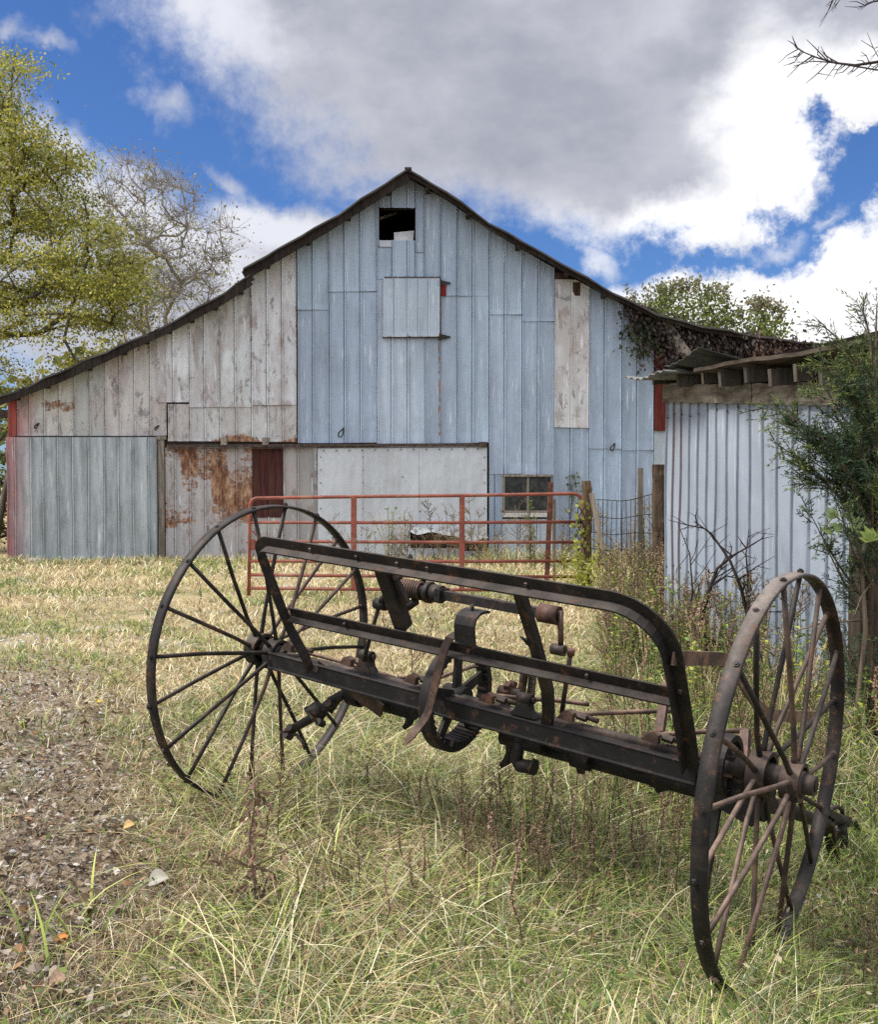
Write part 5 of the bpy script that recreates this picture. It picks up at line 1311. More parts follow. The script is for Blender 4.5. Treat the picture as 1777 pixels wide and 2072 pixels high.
# bare branches reaching in at the top right from a tree outside the frame
def bare_tree():
    b = V3(4.6, 6.4, gz(4.6, 6.4)); t = thing('bare_tree', 'leafless tree reaching thin bare branches into the upper right sky', 'tree', b); mb = MB()
    mb.tube([b, b + V3(.05, .05, 1.5), b + V3(-.02, .1, 3.2), b + V3(.05, .1, 4.6), b + V3(.1, .1, 6.5)], [.13, .11, .09, .06, .03], 10); mb.build('trunk', M['twig'], t)
    mb = MB()
    def limb(pts, Y, r0, sub, sc=1):
        P = [at(x, y, Y + .03 * i) for i, (x, y) in enumerate(pts)]; mb.tube([b + V3(0, .1, P[0][2] - .5)] + P, [r0 * 1.8] + [r0 * (1 - .85 * i / (len(P) - 1)) for i in range(len(P))], 6, caps=False)
        for i in range(len(P) - 1):
            for _ in range(sub):
                f = rnd.random(); p = P[i] * (1 - f) + P[i + 1] * f; ax = unit(P[i + 1] - P[i]); sg = rnd.choice((-1, 1)); d = unit(ax * .8 + V3(0, rnd.uniform(-.6, .6), sg * rnd.uniform(.5, 1.1))); l = rnd.uniform(.06, .24) * sc
                q = p + d * l * .5 + NR.normal(size=3) * .008; e = p + d * l + NR.normal(size=3) * .015; mb.tube([p, q, e], [r0 * .35, r0 * .28, r0 * .14], 4, caps=False)
                if rnd.random() < .5: d2 = unit(d + NR.normal(size=3) * .7); mb.tube([q, q + d2 * l * .5], [r0 * .24, r0 * .12], 4, caps=False)
    limb([(1850, 118), (1777, 126), (1730, 133), (1690, 128), (1655, 118), (1625, 106), (1612, 98)], 7, .012, 5)
    limb([(1690, 128), (1655, 125), (1625, 126), (1602, 129)], 7.05, .005, 1, .5)
    limb([(1860, -20), (1790, 0), (1760, 6), (1735, 20)], 7, .010, 3)
    limb([(1800, -60), (1720, -25), (1690, -2), (1672, 12)], 7, .009, 3, .8)
    limb([(1860, 60), (1800, 80), (1770, 100)], 7.2, .008, 3, .7)
    mb.build('branch', M['twig'], t)
bare_tree()

# creeper over the right end of the gable
def creeper():
    V = []; Cc = []; mb = MB(); c0 = at(1400, 700, WY - .2)
    def patch(poly, n, Y, seed, tone):
        for p in crown_tips(poly, n, Y, .10, seed):
            for _ in range(9):
                c = p + NR.normal(size=3) * np.array([.12, .07, .12]); d = unit(V3(NR.normal() * .6, -.4, -1)); nr = unit(V3(NR.normal() * .9, -1, NR.normal() * .8)); s = unit(np.cross(d, nr)); L = NR.uniform(.05, .13); w_ = NR.uniform(.16, .36); V.extend([c, c + d * L * .4 + s * L * w_, c + d * L, c + d * L * .6 - s * L * w_]); Cc.append(np.array(tone) * NR.uniform(.35, 1.7))
    dkp, gr = (.050, .036, .030), (.045, .055, .022)
    patch([(1262, 612), (1330, 640), (1352, 660), (1345, 690), (1310, 650), (1275, 640)], 90, WY - .2, 21, dkp)
    patch([(1340, 660), (1420, 672), (1590, 700), (1720, 720), (1720, 735), (1600, 740), (1500, 755), (1440, 735), (1390, 700), (1352, 700)], 330, WY - .25, 22, (.055, .042, .036))
    patch([(1500, 690), (1700, 716), (1700, 726), (1520, 706)], 60, WY - .45, 23, (.095, .06, .045))
    patch([(1300, 640), (1318, 645), (1320, 690), (1306, 705)], 28, WY - .2, 24, gr); patch([(1278, 665), (1290, 640), (1294, 700), (1276, 690)], 12, WY - .16, 25, gr); patch([(1297, 690), (1310, 700), (1302, 735), (1296, 725)], 8, WY - .16, 26, (.07, .05, .04)); patch([(1345, 700), (1410, 720), (1400, 760), (1350, 750)], 60, WY - .3, 27, dkp)
    for _ in range(40):
        x = rnd.uniform(1280, 1700); y = np.interp(x, [1260, 1420, 1700], [610, 672, 712]); p = at(x, y, WY - .2); mb.tube([p, p + V3(rnd.uniform(-.2, .2), -.05, -.25), p + V3(rnd.uniform(-.4, .4), -.05, rnd.uniform(-.4, -.9))], .006, 4, caps=False)
    t = thing('creeper', 'dark withered creeper hanging under the right hand barn eave', 'creeper', c0); mb.build('stem', M['twig'], t); leaf_mesh('foliage', np.array(V), np.array(Cc), M['leaf'], t)
creeper()
def gate_creeper():
    p0 = at(1180, 1190, GY - .15); p0[2] = gz(p0[0], p0[1]); t = thing('creeper', 'yellow green creeper winding up the gate post', 'creeper', p0); mb = MB(); V = []; Cc = []
    for k in range(4):
        P = [at(1178 + 10 * math.sin(i * 1.3 + k * 1.6), 1195 - i * 19, GY - .14 - .02 * k) for i in range(10)]; mb.tube(P, .007, 5, caps=False)
        for p in P:
            for _ in range(3): c = p + NR.normal(size=3) * np.array([.06, .03, .06]); d = runit(1)[0]; s = unit(np.cross(d, V3(0, -1, .4))); L = NR.uniform(.05, .10); V.extend([c, c + d * L * .5 + s * L * .35, c + d * L, c + d * L * .5 - s * L * .35]); Cc.append(np.array([.26, .27, .06]) * NR.uniform(.6, 1.3))
    mb.build('stem', M['twig'], t); leaf_mesh('foliage', np.array(V), np.array(Cc), M['leaf'], t)
gate_creeper()
# ------------------------------------------------------------------ grass, weeds, dead leaves
def vnoise(x, y, s, seed):
    """smooth value noise in 0..1 for arrays."""
    r = np.random.default_rng(seed); tb = r.random((64, 64)); u, v = x * s, y * s; i, j = np.floor(u).astype(int), np.floor(v).astype(int); fu, fv = u - i, v - j; fu = fu * fu * (3 - 2 * fu); fv = fv * fv * (3 - 2 * fv); g_ = lambda a, b: tb[a % 64, b % 64]
    return (g_(i, j) * (1 - fu) + g_(i + 1, j) * fu) * (1 - fv) + (g_(i, j + 1) * (1 - fu) + g_(i + 1, j + 1) * fu) * fv
def dirt_mask(x, y):
    e = x + (y - 3.1) * .30 + (vnoise(x, y, 1.1, 4) - .5) * .7 + (vnoise(x, y, 4.3, 5) - .5) * .5 - .42 * (1 - sstep(3.2, 4.6, y))
    return (1 - sstep(-1.45, -.85, e)) * (1 - sstep(7, 11, y))
GP = [(on_ground(15, 1297), .75, .55), (on_ground(268, 1245), .45, .35), (on_ground(210, 1272), .35, .35), (on_ground(388, 1206), .5, .6), (on_ground(40, 1560), .35, .2), (on_ground(30, 1890), .25, .16)]
def gravel_mask(x, y):
    m = 0
    for p, a, b in GP: m = np.maximum(m, 1 - ((x - p[0]) / a) ** 2 - ((y - p[1]) / b) ** 2)
    return sstep(.0, .5, m + (vnoise(x, y, 5, 77) - .5) * .7)
def blades(X, Y, L, W, bend, col, nseg=3, az=None):
    n = len(X); az = NR.uniform(0, 2 * math.pi, n) if az is None else az
    L = L * (1 - .70 * sstep(1.15, 1.35, X) * (1 - sstep(4.1, 4.5, Y)))       # cropped short around the right wheel
    b = np.stack([X, Y, ground_z(X, Y) - .005], 1); dr = np.stack([np.cos(az), np.sin(az), np.zeros(n)], 1); sd = np.stack([-np.sin(az), np.cos(az), np.zeros(n)], 1)
    tw = NR.uniform(-1.2, 1.2, n)[:, None]; sd = sd * np.cos(tw) + dr * np.sin(tw)
    V = []; tilt = NR.uniform(0, .35, n)
    for k in range(nseg + 1):
        t = k / nseg; q = b + dr * (L * (tilt * t + bend * t * t))[:, None]; q[:, 2] += L * (t * (1 - .25 * bend) - .42 * bend * t * t)
        if k < nseg: w = (W * (1 - .75 * t ** 1.5))[:, None] / 2; V += [q - sd * w, q + sd * w]
        else: V.append(q)
    m = 2 * nseg + 1; v = np.stack(V, 1).reshape(-1, 3); o = (np.arange(n) * m)[:, None]
    q4 = [o + np.array([[2 * k, 2 * k + 1, 2 * k + 3, 2 * k + 2]]) for k in range(nseg - 1)]; t3 = o + np.array([[2 * nseg - 2, 2 * nseg - 1, 2 * nseg]])
    shade = np.concatenate([np.repeat(.60 + .5 * k / nseg, 2) for k in range(nseg)] + [[1.15]])  # roots darker than tips: shade inside the sward painted into blade colour
    c = np.concatenate([col[:, None, :] * shade[None, :, None], np.zeros((n, m, 1))], 2).reshape(-1, 4)
    return v, q4, t3, c
STRAW = np.array([[.68, .56, .32], [.76, .66, .42], [.58, .44, .24], [.80, .74, .54], [.36, .25, .14]])
GREEN = np.array([[.22, .29, .075], [.32, .39, .10], [.14, .20, .06], [.46, .50, .15], [.22, .29, .16]])
def pick(arr, n): return arr[NR.integers(0, len(arr), n)] * NR.uniform(.5, 1.4, n)[:, None]
def sample(n, y0, y1, p=1.0, margin=.60):
    """ground points, thinning with distance."""
    u = NR.random(n); Y = y0 * (y1 / y0) ** u if p == 1 else (y0 ** (1 - p) + u * (y1 ** (1 - p) - y0 ** (1 - p))) ** (1 / (1 - p)); X = NR.uniform(-1, 1, n) * (margin * Y + .25); return X, Y
def clear(X, Y):
    ok = ~((Y > WY - .15) & (Y < WY + 12)); q = np.stack([X - SL[0], Y - SL[1]], 1); s = q @ snor[:2]; t = q @ sdir[:2]; ok &= ~((s < .03) & (s > -2.4) & (t > 0) & (t < 3.4)); return ok
def grass():
    parts = []
    def addp(X, Y, L, W, bend, col, nseg): 
        k = clear(X, Y); parts.append(blades(X[k], Y[k], L[k], W[k], bend[k], col[k], nseg))
    # short dry sward, everywhere
    X, Y = sample(236000, 2.0, 21); dm = dirt_mask(X, Y); patch = vnoise(X, Y, .9, 1); p2 = vnoise(X, Y, 3.1, 2)
    bare = sstep(.55, .75, vnoise(X + 9, Y, .6, 9)) * (X < -.4) * .6
    keep = NR.random(len(X)) > np.maximum(np.maximum(dm, gravel_mask(X, Y) * 1.1) * (1.0 - .34 * p2), bare); X, Y, patch, p2 = X[keep], Y[keep], patch[keep], p2[keep]; n = len(X)
    gr = np.clip((patch - .5) * 1.9 + .30 + .20 * sstep(-.4, .8, X) * (Y < 8) + .10 * (Y < 4.3) + (p2 - .5) * .5 - .12 * sstep(6, 9, Y), .05, .85); isg = NR.random(n) < gr
    col = np.where(isg[:, None], pick(GREEN, n), pick(STRAW, n)) * (1 + .2 * sstep(5, 8, Y))[:, None]; tall = 1 + 1.1 * sstep(-.6, .5, X) * (1 - sstep(5, 7.5, Y)); lf = (1 + sstep(6, 18, Y) * .6)  # blades lightened with distance: sunlit mid-field painted into their colour
    L = NR.uniform(.05, .13, n) * tall * lf * (.7 + .6 * p2); W = NR.uniform(.0026, .0050, n) * (1 + np.maximum(0, (Y - 3.5)) * .24); addp(X, Y, L, W, NR.uniform(.2, 1.25, n), col, 3)
    # flat dead thatch lying on the ground
    X, Y = sample(58000, 2.0, 15); dm = dirt_mask(X, Y); keep = NR.random(len(X)) > np.maximum(dm * .62, gravel_mask(X, Y) * .9); X, Y = X[keep], Y[keep]; n = len(X)
    addp(X, Y, NR.uniform(.06, .18, n), NR.uniform(.0025, .0045, n) * (1 + np.maximum(0, Y - 3.5) * .2), NR.uniform(1.3, 2.0, n), pick(STRAW, n) * .9, 3)
    # long arching grass around the rake and in the foreground
    X, Y = sample(74000, 2.0, 7.5); w = sstep(-.95, -.3, X + (Y - 3.1) * .22) * (.20 + 1.1 * vnoise(X, Y, 1.4, 6)); keep = NR.random(len(X)) < w; X, Y = X[keep], Y[keep]; n = len(X); p = vnoise(X, Y, 1.7, 12)
    isg = NR.random(n) < .38 + .45 * (p - .5) + .25 * (X > .4); col = np.where(isg[:, None], pick(GREEN, n), pick(STRAW, n)) * 1.12; addp(X, Y, NR.uniform(.15, .42, n) * (.5 + 1.0 * p) * (1 - .62 * sstep(.95, 1.2, X) * (Y < 5.2)), NR.uniform(.0030, .0058, n) * (1 + np.maximum(0, Y - 3.5) * .15), NR.uniform(.5, 1.5, n), col, 5)
    # broad green blades in tufts
    T_ = [on_ground(px, py) for px, py in ((600, 1560), (690, 1560), (740, 1545), (820, 1600), (430, 1900), (300, 1960), (160, 1870), (420, 2010), (650, 1990), (700, 1890), (1110, 1900), (1250, 1860), (980, 1990), (1340, 1950), (860, 1850), (250, 1480), (240, 1390), (560, 1690), (380, 1650), (1180, 1980), (1010, 1570), (1060, 1660), (900, 1640), (540, 1880), (470, 1780), (640, 1640), (720, 1600), (780, 1680), (860, 1720), (930, 1800), (1020, 1860), (1150, 1900), (580, 1820), (700, 1780), (350, 1780), (120, 1940), (1240, 1660), (1440, 2030), (1470, 2035), (1400, 2010), (1500, 1990), (360, 1600), (400, 1612), (440, 1618), (480, 1612), (520, 1600), (1560, 1990), (1720, 1930), (1640, 1880))]
    XX, YY = [], []
    for q in T_:
        m = rnd.randint(9, 24); XX += list(q[0] + NR.normal(size=m) * .075); YY += list(q[1] + NR.normal(size=m) * .075)
    X, Y = np.array(XX), np.array(YY); n = len(X); addp(X, Y, NR.uniform(.16, .40, n), NR.uniform(.006, .012, n), NR.uniform(.4, 1.3, n), pick(GREEN[[1, 3, 0]], n), 5)
    # rank weeds strip: barn foot, fence line, shed foot
    X = NR.uniform(-9, 7, 9000); Y = WY - .2 - np.abs(NR.normal(size=9000)) * .5; n = len(X); addp(X, Y, NR.uniform(.06, .26, n) * (1 + 1.2 * (X > .8)), NR.uniform(.010, .018, n), NR.uniform(.2, 1., n), np.where((NR.random(n) < .45)[:, None], pick(GREEN, n), pick(STRAW, n)), 3)
    n = 34000; Y = NR.uniform(5.2, 14, n); x0 = 1.0 + (Y - 5.2) * .14; x1 = np.where(Y < 10.3, SL[0] + (10.2 - Y) * .217, 4.2); X = x0 + (x1 - x0) * NR.random(n); isg = NR.random(n) < .62; addp(X, Y, NR.uniform(.15, .50, n), NR.uniform(.005, .011, n) * (1 + (Y - 5) * .08), NR.uniform(.3, 1.3, n), np.where(isg[:, None], pick(GREEN, n) * .85, pick(STRAW, n) * .9), 4)
    # wide field beyond the picture edges, sparse
    n = 12000; X = NR.uniform(-40, 40, n); Y = NR.uniform(6, 60, n); addp(X, Y, NR.uniform(.10, .25, n), NR.uniform(.02, .04, n), NR.uniform(.3, 1.2, n), np.where((NR.random(n) < .4)[:, None], pick(GREEN, n), pick(STRAW, n)), 3)
    # one mesh
    off = 0; V = []; F4 = []; F3 = []; CC = []
    for v, q4, t3, c in parts: V.append(v); CC.append(c); F4 += [q + off for q in q4]; F3.append(t3 + off); off += len(v)
    o = link('grass', raw_mesh('grass', np.concatenate(V), [np.concatenate(F4), np.concatenate(F3)], np.concatenate(CC)), M['grass']); tag(o, 'dry straw coloured and green grass covering the yard', 'grass', kind='stuff')
grass()

def litter():
    n = 12000; X, Y = sample(n * 3, 2.8, 9); dm = dirt_mask(X, Y); keep = NR.random(len(X)) < dm * .95 + .06; X, Y = X[keep], Y[keep]; n = len(X)
    L = NR.uniform(.018, .050, n) * NR.choice([.7, 1, 1.2], n); az = NR.uniform(0, 6.28, n); d = np.stack([np.cos(az), np.sin(az), NR.normal(size=n) * .4], 1); nr = np.stack([NR.normal(size=n) * .8, NR.normal(size=n) * .8, np.ones(n)], 1)
    z = ground_z(X, Y) + NR.uniform(.006, .04, n); c = np.stack([X, Y, z], 1); d /= np.linalg.norm(d, axis=1)[:, None]; s = np.cross(d, nr); s /= np.linalg.norm(s, axis=1)[:, None]; up = np.cross(s, d); W = L * NR.uniform(.22, .6, n); cu = NR.uniform(-.6, .9, n)
    # curled leaves: 3 x 2 strip
    V = []
    for t, w in ((0, .15), (.35, 1), (.7, .8), (1, .08)):
        ctr = c + d * (L * t)[:, None] + up * (L * cu * (t * (1 - t)) * 1.6)[:, None]
        for sg in (-1, 1): V.append(ctr + s * (sg * W * w / 2)[:, None] + up * (W * w * .22 * np.sign(cu + .01))[:, None])
    v = np.stack(V, 1).reshape(-1, 3); o = (np.arange(n) * 8)[:, None]; f = np.concatenate([o + np.array([[2 * k, 2 * k + 1, 2 * k + 3, 2 * k + 2]]) for k in range(3)])
    pal = np.array([[.30, .22, .15], [.20, .13, .085], [.36, .29, .23], [.50, .45, .39], [.10, .07, .05], [.36, .20, .10], [.30, .25, .20]]); col = pal[NR.choice(len(pal), n, p=[.20, .24, .12, .09, .24, .03, .08])] * NR.uniform(.7, 1.25, n)[:, None]
    o = link('leaf_litter', raw_mesh('leaf_litter', v, [f], np.repeat(np.concatenate([col, np.zeros((n, 1))], 1), 8, 0)), M['litter']); tag(o, 'brown and grey fallen leaves littering the bare earth', 'leaf litter', kind='stuff')
    # pebbles
    n = 14000; X, Y = sample(n * 3, 2.8, 12); keep = NR.random(len(X)) < np.maximum(dirt_mask(X, Y) * .3, gravel_mask(X, Y)); X, Y = X[keep], Y[keep]; n = len(X); r = NR.uniform(.004, .013, n) * (1 + .10 * np.maximum(0, Y - 4)); c = np.stack([X, Y, ground_z(X, Y) + r * .3], 1)
    base = np.array([[1, 0, 0], [0, 1, 0], [-1, 0, 0], [0, -1, 0], [0, 0, .7], [0, 0, -.7]]); v = (c[:, None, :] + base[None] * r[:, None, None] * NR.uniform(.6, 1.3, (n, 6, 1))).reshape(-1, 3); tri = np.array([[0, 1, 4], [1, 2, 4], [2, 3, 4], [3, 0, 4], [1, 0, 5], [2, 1, 5], [3, 2, 5], [0, 3, 5]]); f = ((np.arange(n) * 6)[:, None, None] + tri[None]).reshape(-1, 3)
    cl = np.array([.46, .45, .44]) * NR.uniform(.45, 1.5, n)[:, None]; o = link('gravel', raw_mesh('gravel', v, [f], np.repeat(np.concatenate([cl, np.zeros((n, 1))], 1), 6, 0)), M['litter']); tag(o, 'small pale pebbles scattered over the bare track', 'gravel', kind='stuff')
litter()

def forbs():
    """small leaves, broken stems and leaf scraps caught in the grass."""
    n = 90000; X, Y = sample(n, 2.5, 9); dm = dirt_mask(X, Y); p = vnoise(X, Y, 2.3, 41); keep = NR.random(n) < (1 - .85 * dm) * (.25 + .9 * p) * (.45 + .55 * sstep(-1.2, .4, X)); X, Y, p = X[keep], Y[keep], p[keep]; n = len(X)
    z = ground_z(X, Y) + NR.random(n) ** 1.6 * .15 * (1 + .5 * sstep(-.5, .6, X)); c = np.stack([X, Y, z], 1); d = runit(n) + np.array([0, 0, .15]); nr = runit(n) * .7 + np.array([0, 0, 1.]); k = NR.random(n)
    L = NR.uniform(.012, .034, n); W = L * NR.uniform(.25, .6, n); stem = k > .82; L[stem] *= 2.6; W[stem] = .0028
    pal = np.array([[.16, .23, .06], [.26, .33, .09], [.11, .16, .05], [.30, .20, .12], [.50, .42, .29], [.18, .12, .08]]); col = pal[NR.choice(6, n, p=[.24, .16, .28, .12, .10, .10])] * NR.uniform(.6, 1.35, n)[:, None]; col[stem] = np.array([.34, .25, .16]) * NR.uniform(.5, 1.5, stem.sum())[:, None]
    o = leaf_mesh('ground_herbs', quads(c, d, nr, L, W), col, M['leaf']); tag(o, 'small herb leaves and broken stems caught in the grass', 'ground cover', kind='stuff')
forbs()

# ---- single fallen leaves that catch the eye
def fallen_leaf(px, py, L, col, label, lift=.03, az=0.3, kind=0):
    L *= .62; lift *= .8
    p = on_ground(px, py); c = p + V3(0, 0, lift); mb = MB(); d = unit(V3(math.cos(az), math.sin(az), .25)); s = unit(np.cross(d, V3(.2, -.5, 1))); up = np.cross(s, d); n = 8; vs = []; cs = []
    for i in range(n + 1):
        t = i / n; lobes = 1 if kind == 0 else .62 + .38 * abs(math.cos(t * math.pi * 3)); w = L * .52 * math.sin(math.pi * min(1, t * .93 + .05)) ** .8 * lobes; k = L * .30 * math.sin(t * 2.6)
        for f in (-1, -.5, 0, .5, 1): vs.append(c + d * L * t + s * w * f * .9 + up * (k * .5 + abs(f) ** 1.5 * w * .5)); q = 1.15 if abs(f) < .1 else .9 + .2 * rnd.random(); cs.append((col[0] * q, col[1] * q, col[2] * q, 0))
    mb.add(vs, [(i * 5 + j, i * 5 + j + 1, (i + 1) * 5 + j + 1, (i + 1) * 5 + j) for i in range(n) for j in range(4)], cs, True); mb.tube([c - d * L * .35 - up * .006, c, c + d * L * .9 + up * L * .05], .0016, 4, (col[0] * .6, col[1] * .6, col[2] * .6, 0), caps=False)
    o = mb.build('fallen_leaf', M['litter'], None, p); tag(o, label, 'leaf')
fallen_leaf(128, 1928, .085, (.50, .20, .06), 'orange oak leaf lying on the dark earth at the lower left', az=2.2, kind=1)
fallen_leaf(785, 1880, .10, (.32, .22, .17), 'large curled brown leaf standing in the grass below the gear wheel', az=1.9, lift=.06)
fallen_leaf(1300, 2010, .075, (.42, .25, .10), 'tan curled leaf on end in the grass left of the near wheel foot', az=1.5, lift=.05)
fallen_leaf(1288, 2050, .10, (.46, .40, .32), 'pale grey leaf in the grass at the bottom edge left of the near wheel', az=.4, lift=.04)
fallen_leaf(250, 1695, .075, (.50, .33, .14), 'round tan leaf on the grass left of the far wheel foot', az=.2, lift=.05)
fallen_leaf(195, 1430, .07, (.55, .40, .10), 'small yellow leaf on the ground left of the far wheel', az=.2)
fallen_leaf(300, 1812, .12, (.36, .34, .29), 'long pale bleached leaf lying flat in the lower left grass', az=.15, lift=.05)
fallen_leaf(100, 2008, .085, (.34, .22, .16), 'brown leaf on the bare earth at the bottom left', az=.5)
fallen_leaf(1095, 1810, .11, (.34, .28, .21), 'dull brown leaf half buried in grass under the main beam', az=.3, lift=.05)
fallen_leaf(548, 1378, .09, (.42, .20, .10), 'rust coloured leaf on the straw behind the far wheel spokes', az=.1, lift=.05)
fallen_leaf(385, 1333, .10, (.38, .17, .09), 'dark orange leaf on the straw left of the far wheel rim', az=.3, lift=.05)

# ---- weeds: a few kinds, each copied
def weed_mesh(kind, seed):
    r = random.Random(seed); mb = MB(); H = 1.0
    rv = lambda s=1: V3(r.gauss(0, s), r.gauss(0, s), r.gauss(0, s))
    if kind == 'dry':                                     # dark stalk with rusty whorls of seed cases
        P = [V3(.02 * math.sin(i * .9 + seed) + r.gauss(0, .008), .02 * math.cos(i * 1.3 + seed) + r.gauss(0, .008), H * i / 8) for i in range(9)]; mb.tube(P, [.0085 - .0055 * i / 8 for i in range(9)], 5, (.085, .055, .04, 0))
        for i in range(34):
            t = .45 + .55 * i / 33; p = P[int(t * 7.99)] + (P[min(8, int(t * 7.99) + 1)] - P[int(t * 7.99)]) * (t * 8 - int(t * 7.99))
            for _ in range(r.randint(3, 6)): d = unit(V3(r.gauss(0, 1), r.gauss(0, 1), r.gauss(-.2, .5))); k = r.uniform(.6, 1.3); mb.leaf(p + d * .003, d, rv(), r.uniform(.020, .038), .016, (.36 * k, .245 * k, .165 * k, 0))
        for _ in range(6): t = r.uniform(.15, .5); p = P[int(t * 8)]; d = unit(V3(r.gauss(0, 1), r.gauss(0, 1), .1)); mb.leaf(p, d, V3(0, 0, 1), r.uniform(.05, .09), .014, (.16, .11, .07, 0))
    elif kind == 'branchy':                               # open, finely branched brown weed
        P = [V3(r.gauss(0, .010), r.gauss(0, .010), H * i / 6) for i in range(7)]; mb.tube(P, [.0075 - .005 * i / 6 for i in range(7)], 4, (.10, .065, .045, 0))
        for i in range(20):
            t = r.uniform(.22, .97); k = int(t * 6); p = P[k] + (P[min(6, k + 1)] - P[k]) * (t * 6 - k); a = r.uniform(0, 6.28); d = unit(V3(math.cos(a), math.sin(a), r.uniform(.6, 1.3))); l = r.uniform(.10, .30) * (1.15 - .6 * t); q = p + d * l; mb.tube([p, p + d * l * .5 - V3(0, 0, .008), q], [.0042, .0034, .002], 3, (.14, .09, .06, 0), caps=False)
            for j in range(9): f = r.uniform(.3, 1); e = p + d * l * f + rv(.012); k2 = r.uniform(.6, 1.4); mb.leaf(e, unit(rv()), rv(), r.uniform(.018, .036), .012, (.26 * k2, .19 * k2, .12 * k2, 0) if r.random() < .8 else (.16, .19, .06, 0))
    elif kind == 'leafy':                                 # green upright herb
        P = [V3(.015 * math.sin(i + seed), r.gauss(0, .01), H * i / 6) for i in range(7)]; mb.tube(P, [.008 - .005 * i / 6 for i in range(7)], 5, (.13, .15, .05, 0))
        for i in range(40):
            t = r.uniform(.08, 1); k = min(int(t * 6), 5); p = P[k] + (P[k + 1] - P[k]) * (t * 6 - k); a = i * 2.4; d = unit(V3(math.cos(a), math.sin(a), r.uniform(-.1, .7))); k2 = r.uniform(.65, 1.35); y = r.random() < .25; mb.leaf(p, d, unit(V3(0, 0, 1) + rv(.3)), r.uniform(.05, .12) * (1.15 - .5 * t), r.uniform(.022, .042), ((.36, .38, .07, 0) if y else (.13 * k2, .185 * k2, .05 * k2, 0)))
    elif kind == 'bright':                                # sprawling yellow green sapling with paired leaflets
        for s_ in range(7):
            a = r.uniform(0, 6.28); hd = V3(math.cos(a), math.sin(a), 0); sp_ = r.uniform(.15, .5); P = [hd * sp_ * t * t * 1.1 + V3(r.gauss(0, .01), r.gauss(0, .01), H * t * r.uniform(.85, 1) - .25 * sp_ * t * t) for t in np.linspace(0, 1, 6)]; mb.tube(P, [.005, .0045, .004, .003, .002, .0012], 4, (.22, .20, .06, 0), caps=False)
            for i in range(3, 18):
                t = i / 17; k = min(int(t * 5), 4); p = P[k] + (P[k + 1] - P[k]) * (t * 5 - k); ax = unit(P[k + 1] - P[k]); sd = unit(np.cross(ax, V3(0, 0, 1)) + rv(.3))
                for g_ in (-1, 1): k2 = r.uniform(.7, 1.25); mb.leaf(p, unit(sd * g_ + ax * .3 + rv(.2)), V3(0, 0, 1) + rv(.4), r.uniform(.05, .10), r.uniform(.025, .04), (.36 * k2, .39 * k2, .06 * k2, 0))
    elif kind == 'seedgrass':                             # tall pale grass with loose head
        for s_ in range(5):
            a = r.uniform(0, 6.28); hd = V3(math.cos(a), math.sin(a), 0); b_ = r.uniform(.05, .4); P = [hd * (.03 * s_ * .3 + b_ * t * t) + V3(0, 0, H * (t - .22 * b_ * t * t) * r.uniform(.8, 1)) for t in np.linspace(0, 1, 7)]; mb.tube(P, [.0042, .004, .0036, .0032, .0028, .0022, .0014], 3, (.42, .35, .20, 0), caps=False)
            for i in range(22): t = r.uniform(.72, 1); k = min(int(t * 6), 5); p = P[k] + (P[k + 1] - P[k]) * (t * 6 - k); mb.leaf(p, unit(unit(P[6] - P[5]) + rv(.5)), rv(), r.uniform(.022, .042), .009, (.46, .37, .22, 0))
    return mb.mesh('weed')
PROTO = {}
KINDS = {'dry': ('dry_weed', M['litter'], 3), 'branchy': ('branchy_weed', M['litter'], 4), 'leafy': ('leafy_weed', M['leaf'], 3), 'bright': ('sapling', M['leaf'], 2), 'seedgrass': ('seed_grass', M['litter'], 3)}
for k, (nm, mt_, q) in KINDS.items():
    PROTO[k] = []
    for i in range(q):
        me = weed_mesh(k, 31 + 7 * i + len(k)); me.materials.append(mt_); PROTO[k].append(me)
def place(kind, p, h, label, group=None, cat='weed', wide=1.0):
    o = bpy.data.objects.new(KINDS[kind][0], rnd.choice(PROTO[kind])); COL.objects.link(o); o.location = (p[0], p[1], gz(p[0], p[1]) - .01); w = h * rnd.uniform(.85, 1.15) * wide; o.scale = (w, w, h); o.rotation_euler = (rnd.gauss(0, .06), rnd.gauss(0, .06), rnd.uniform(0, 6.28)); return tag(o, label, cat, group)
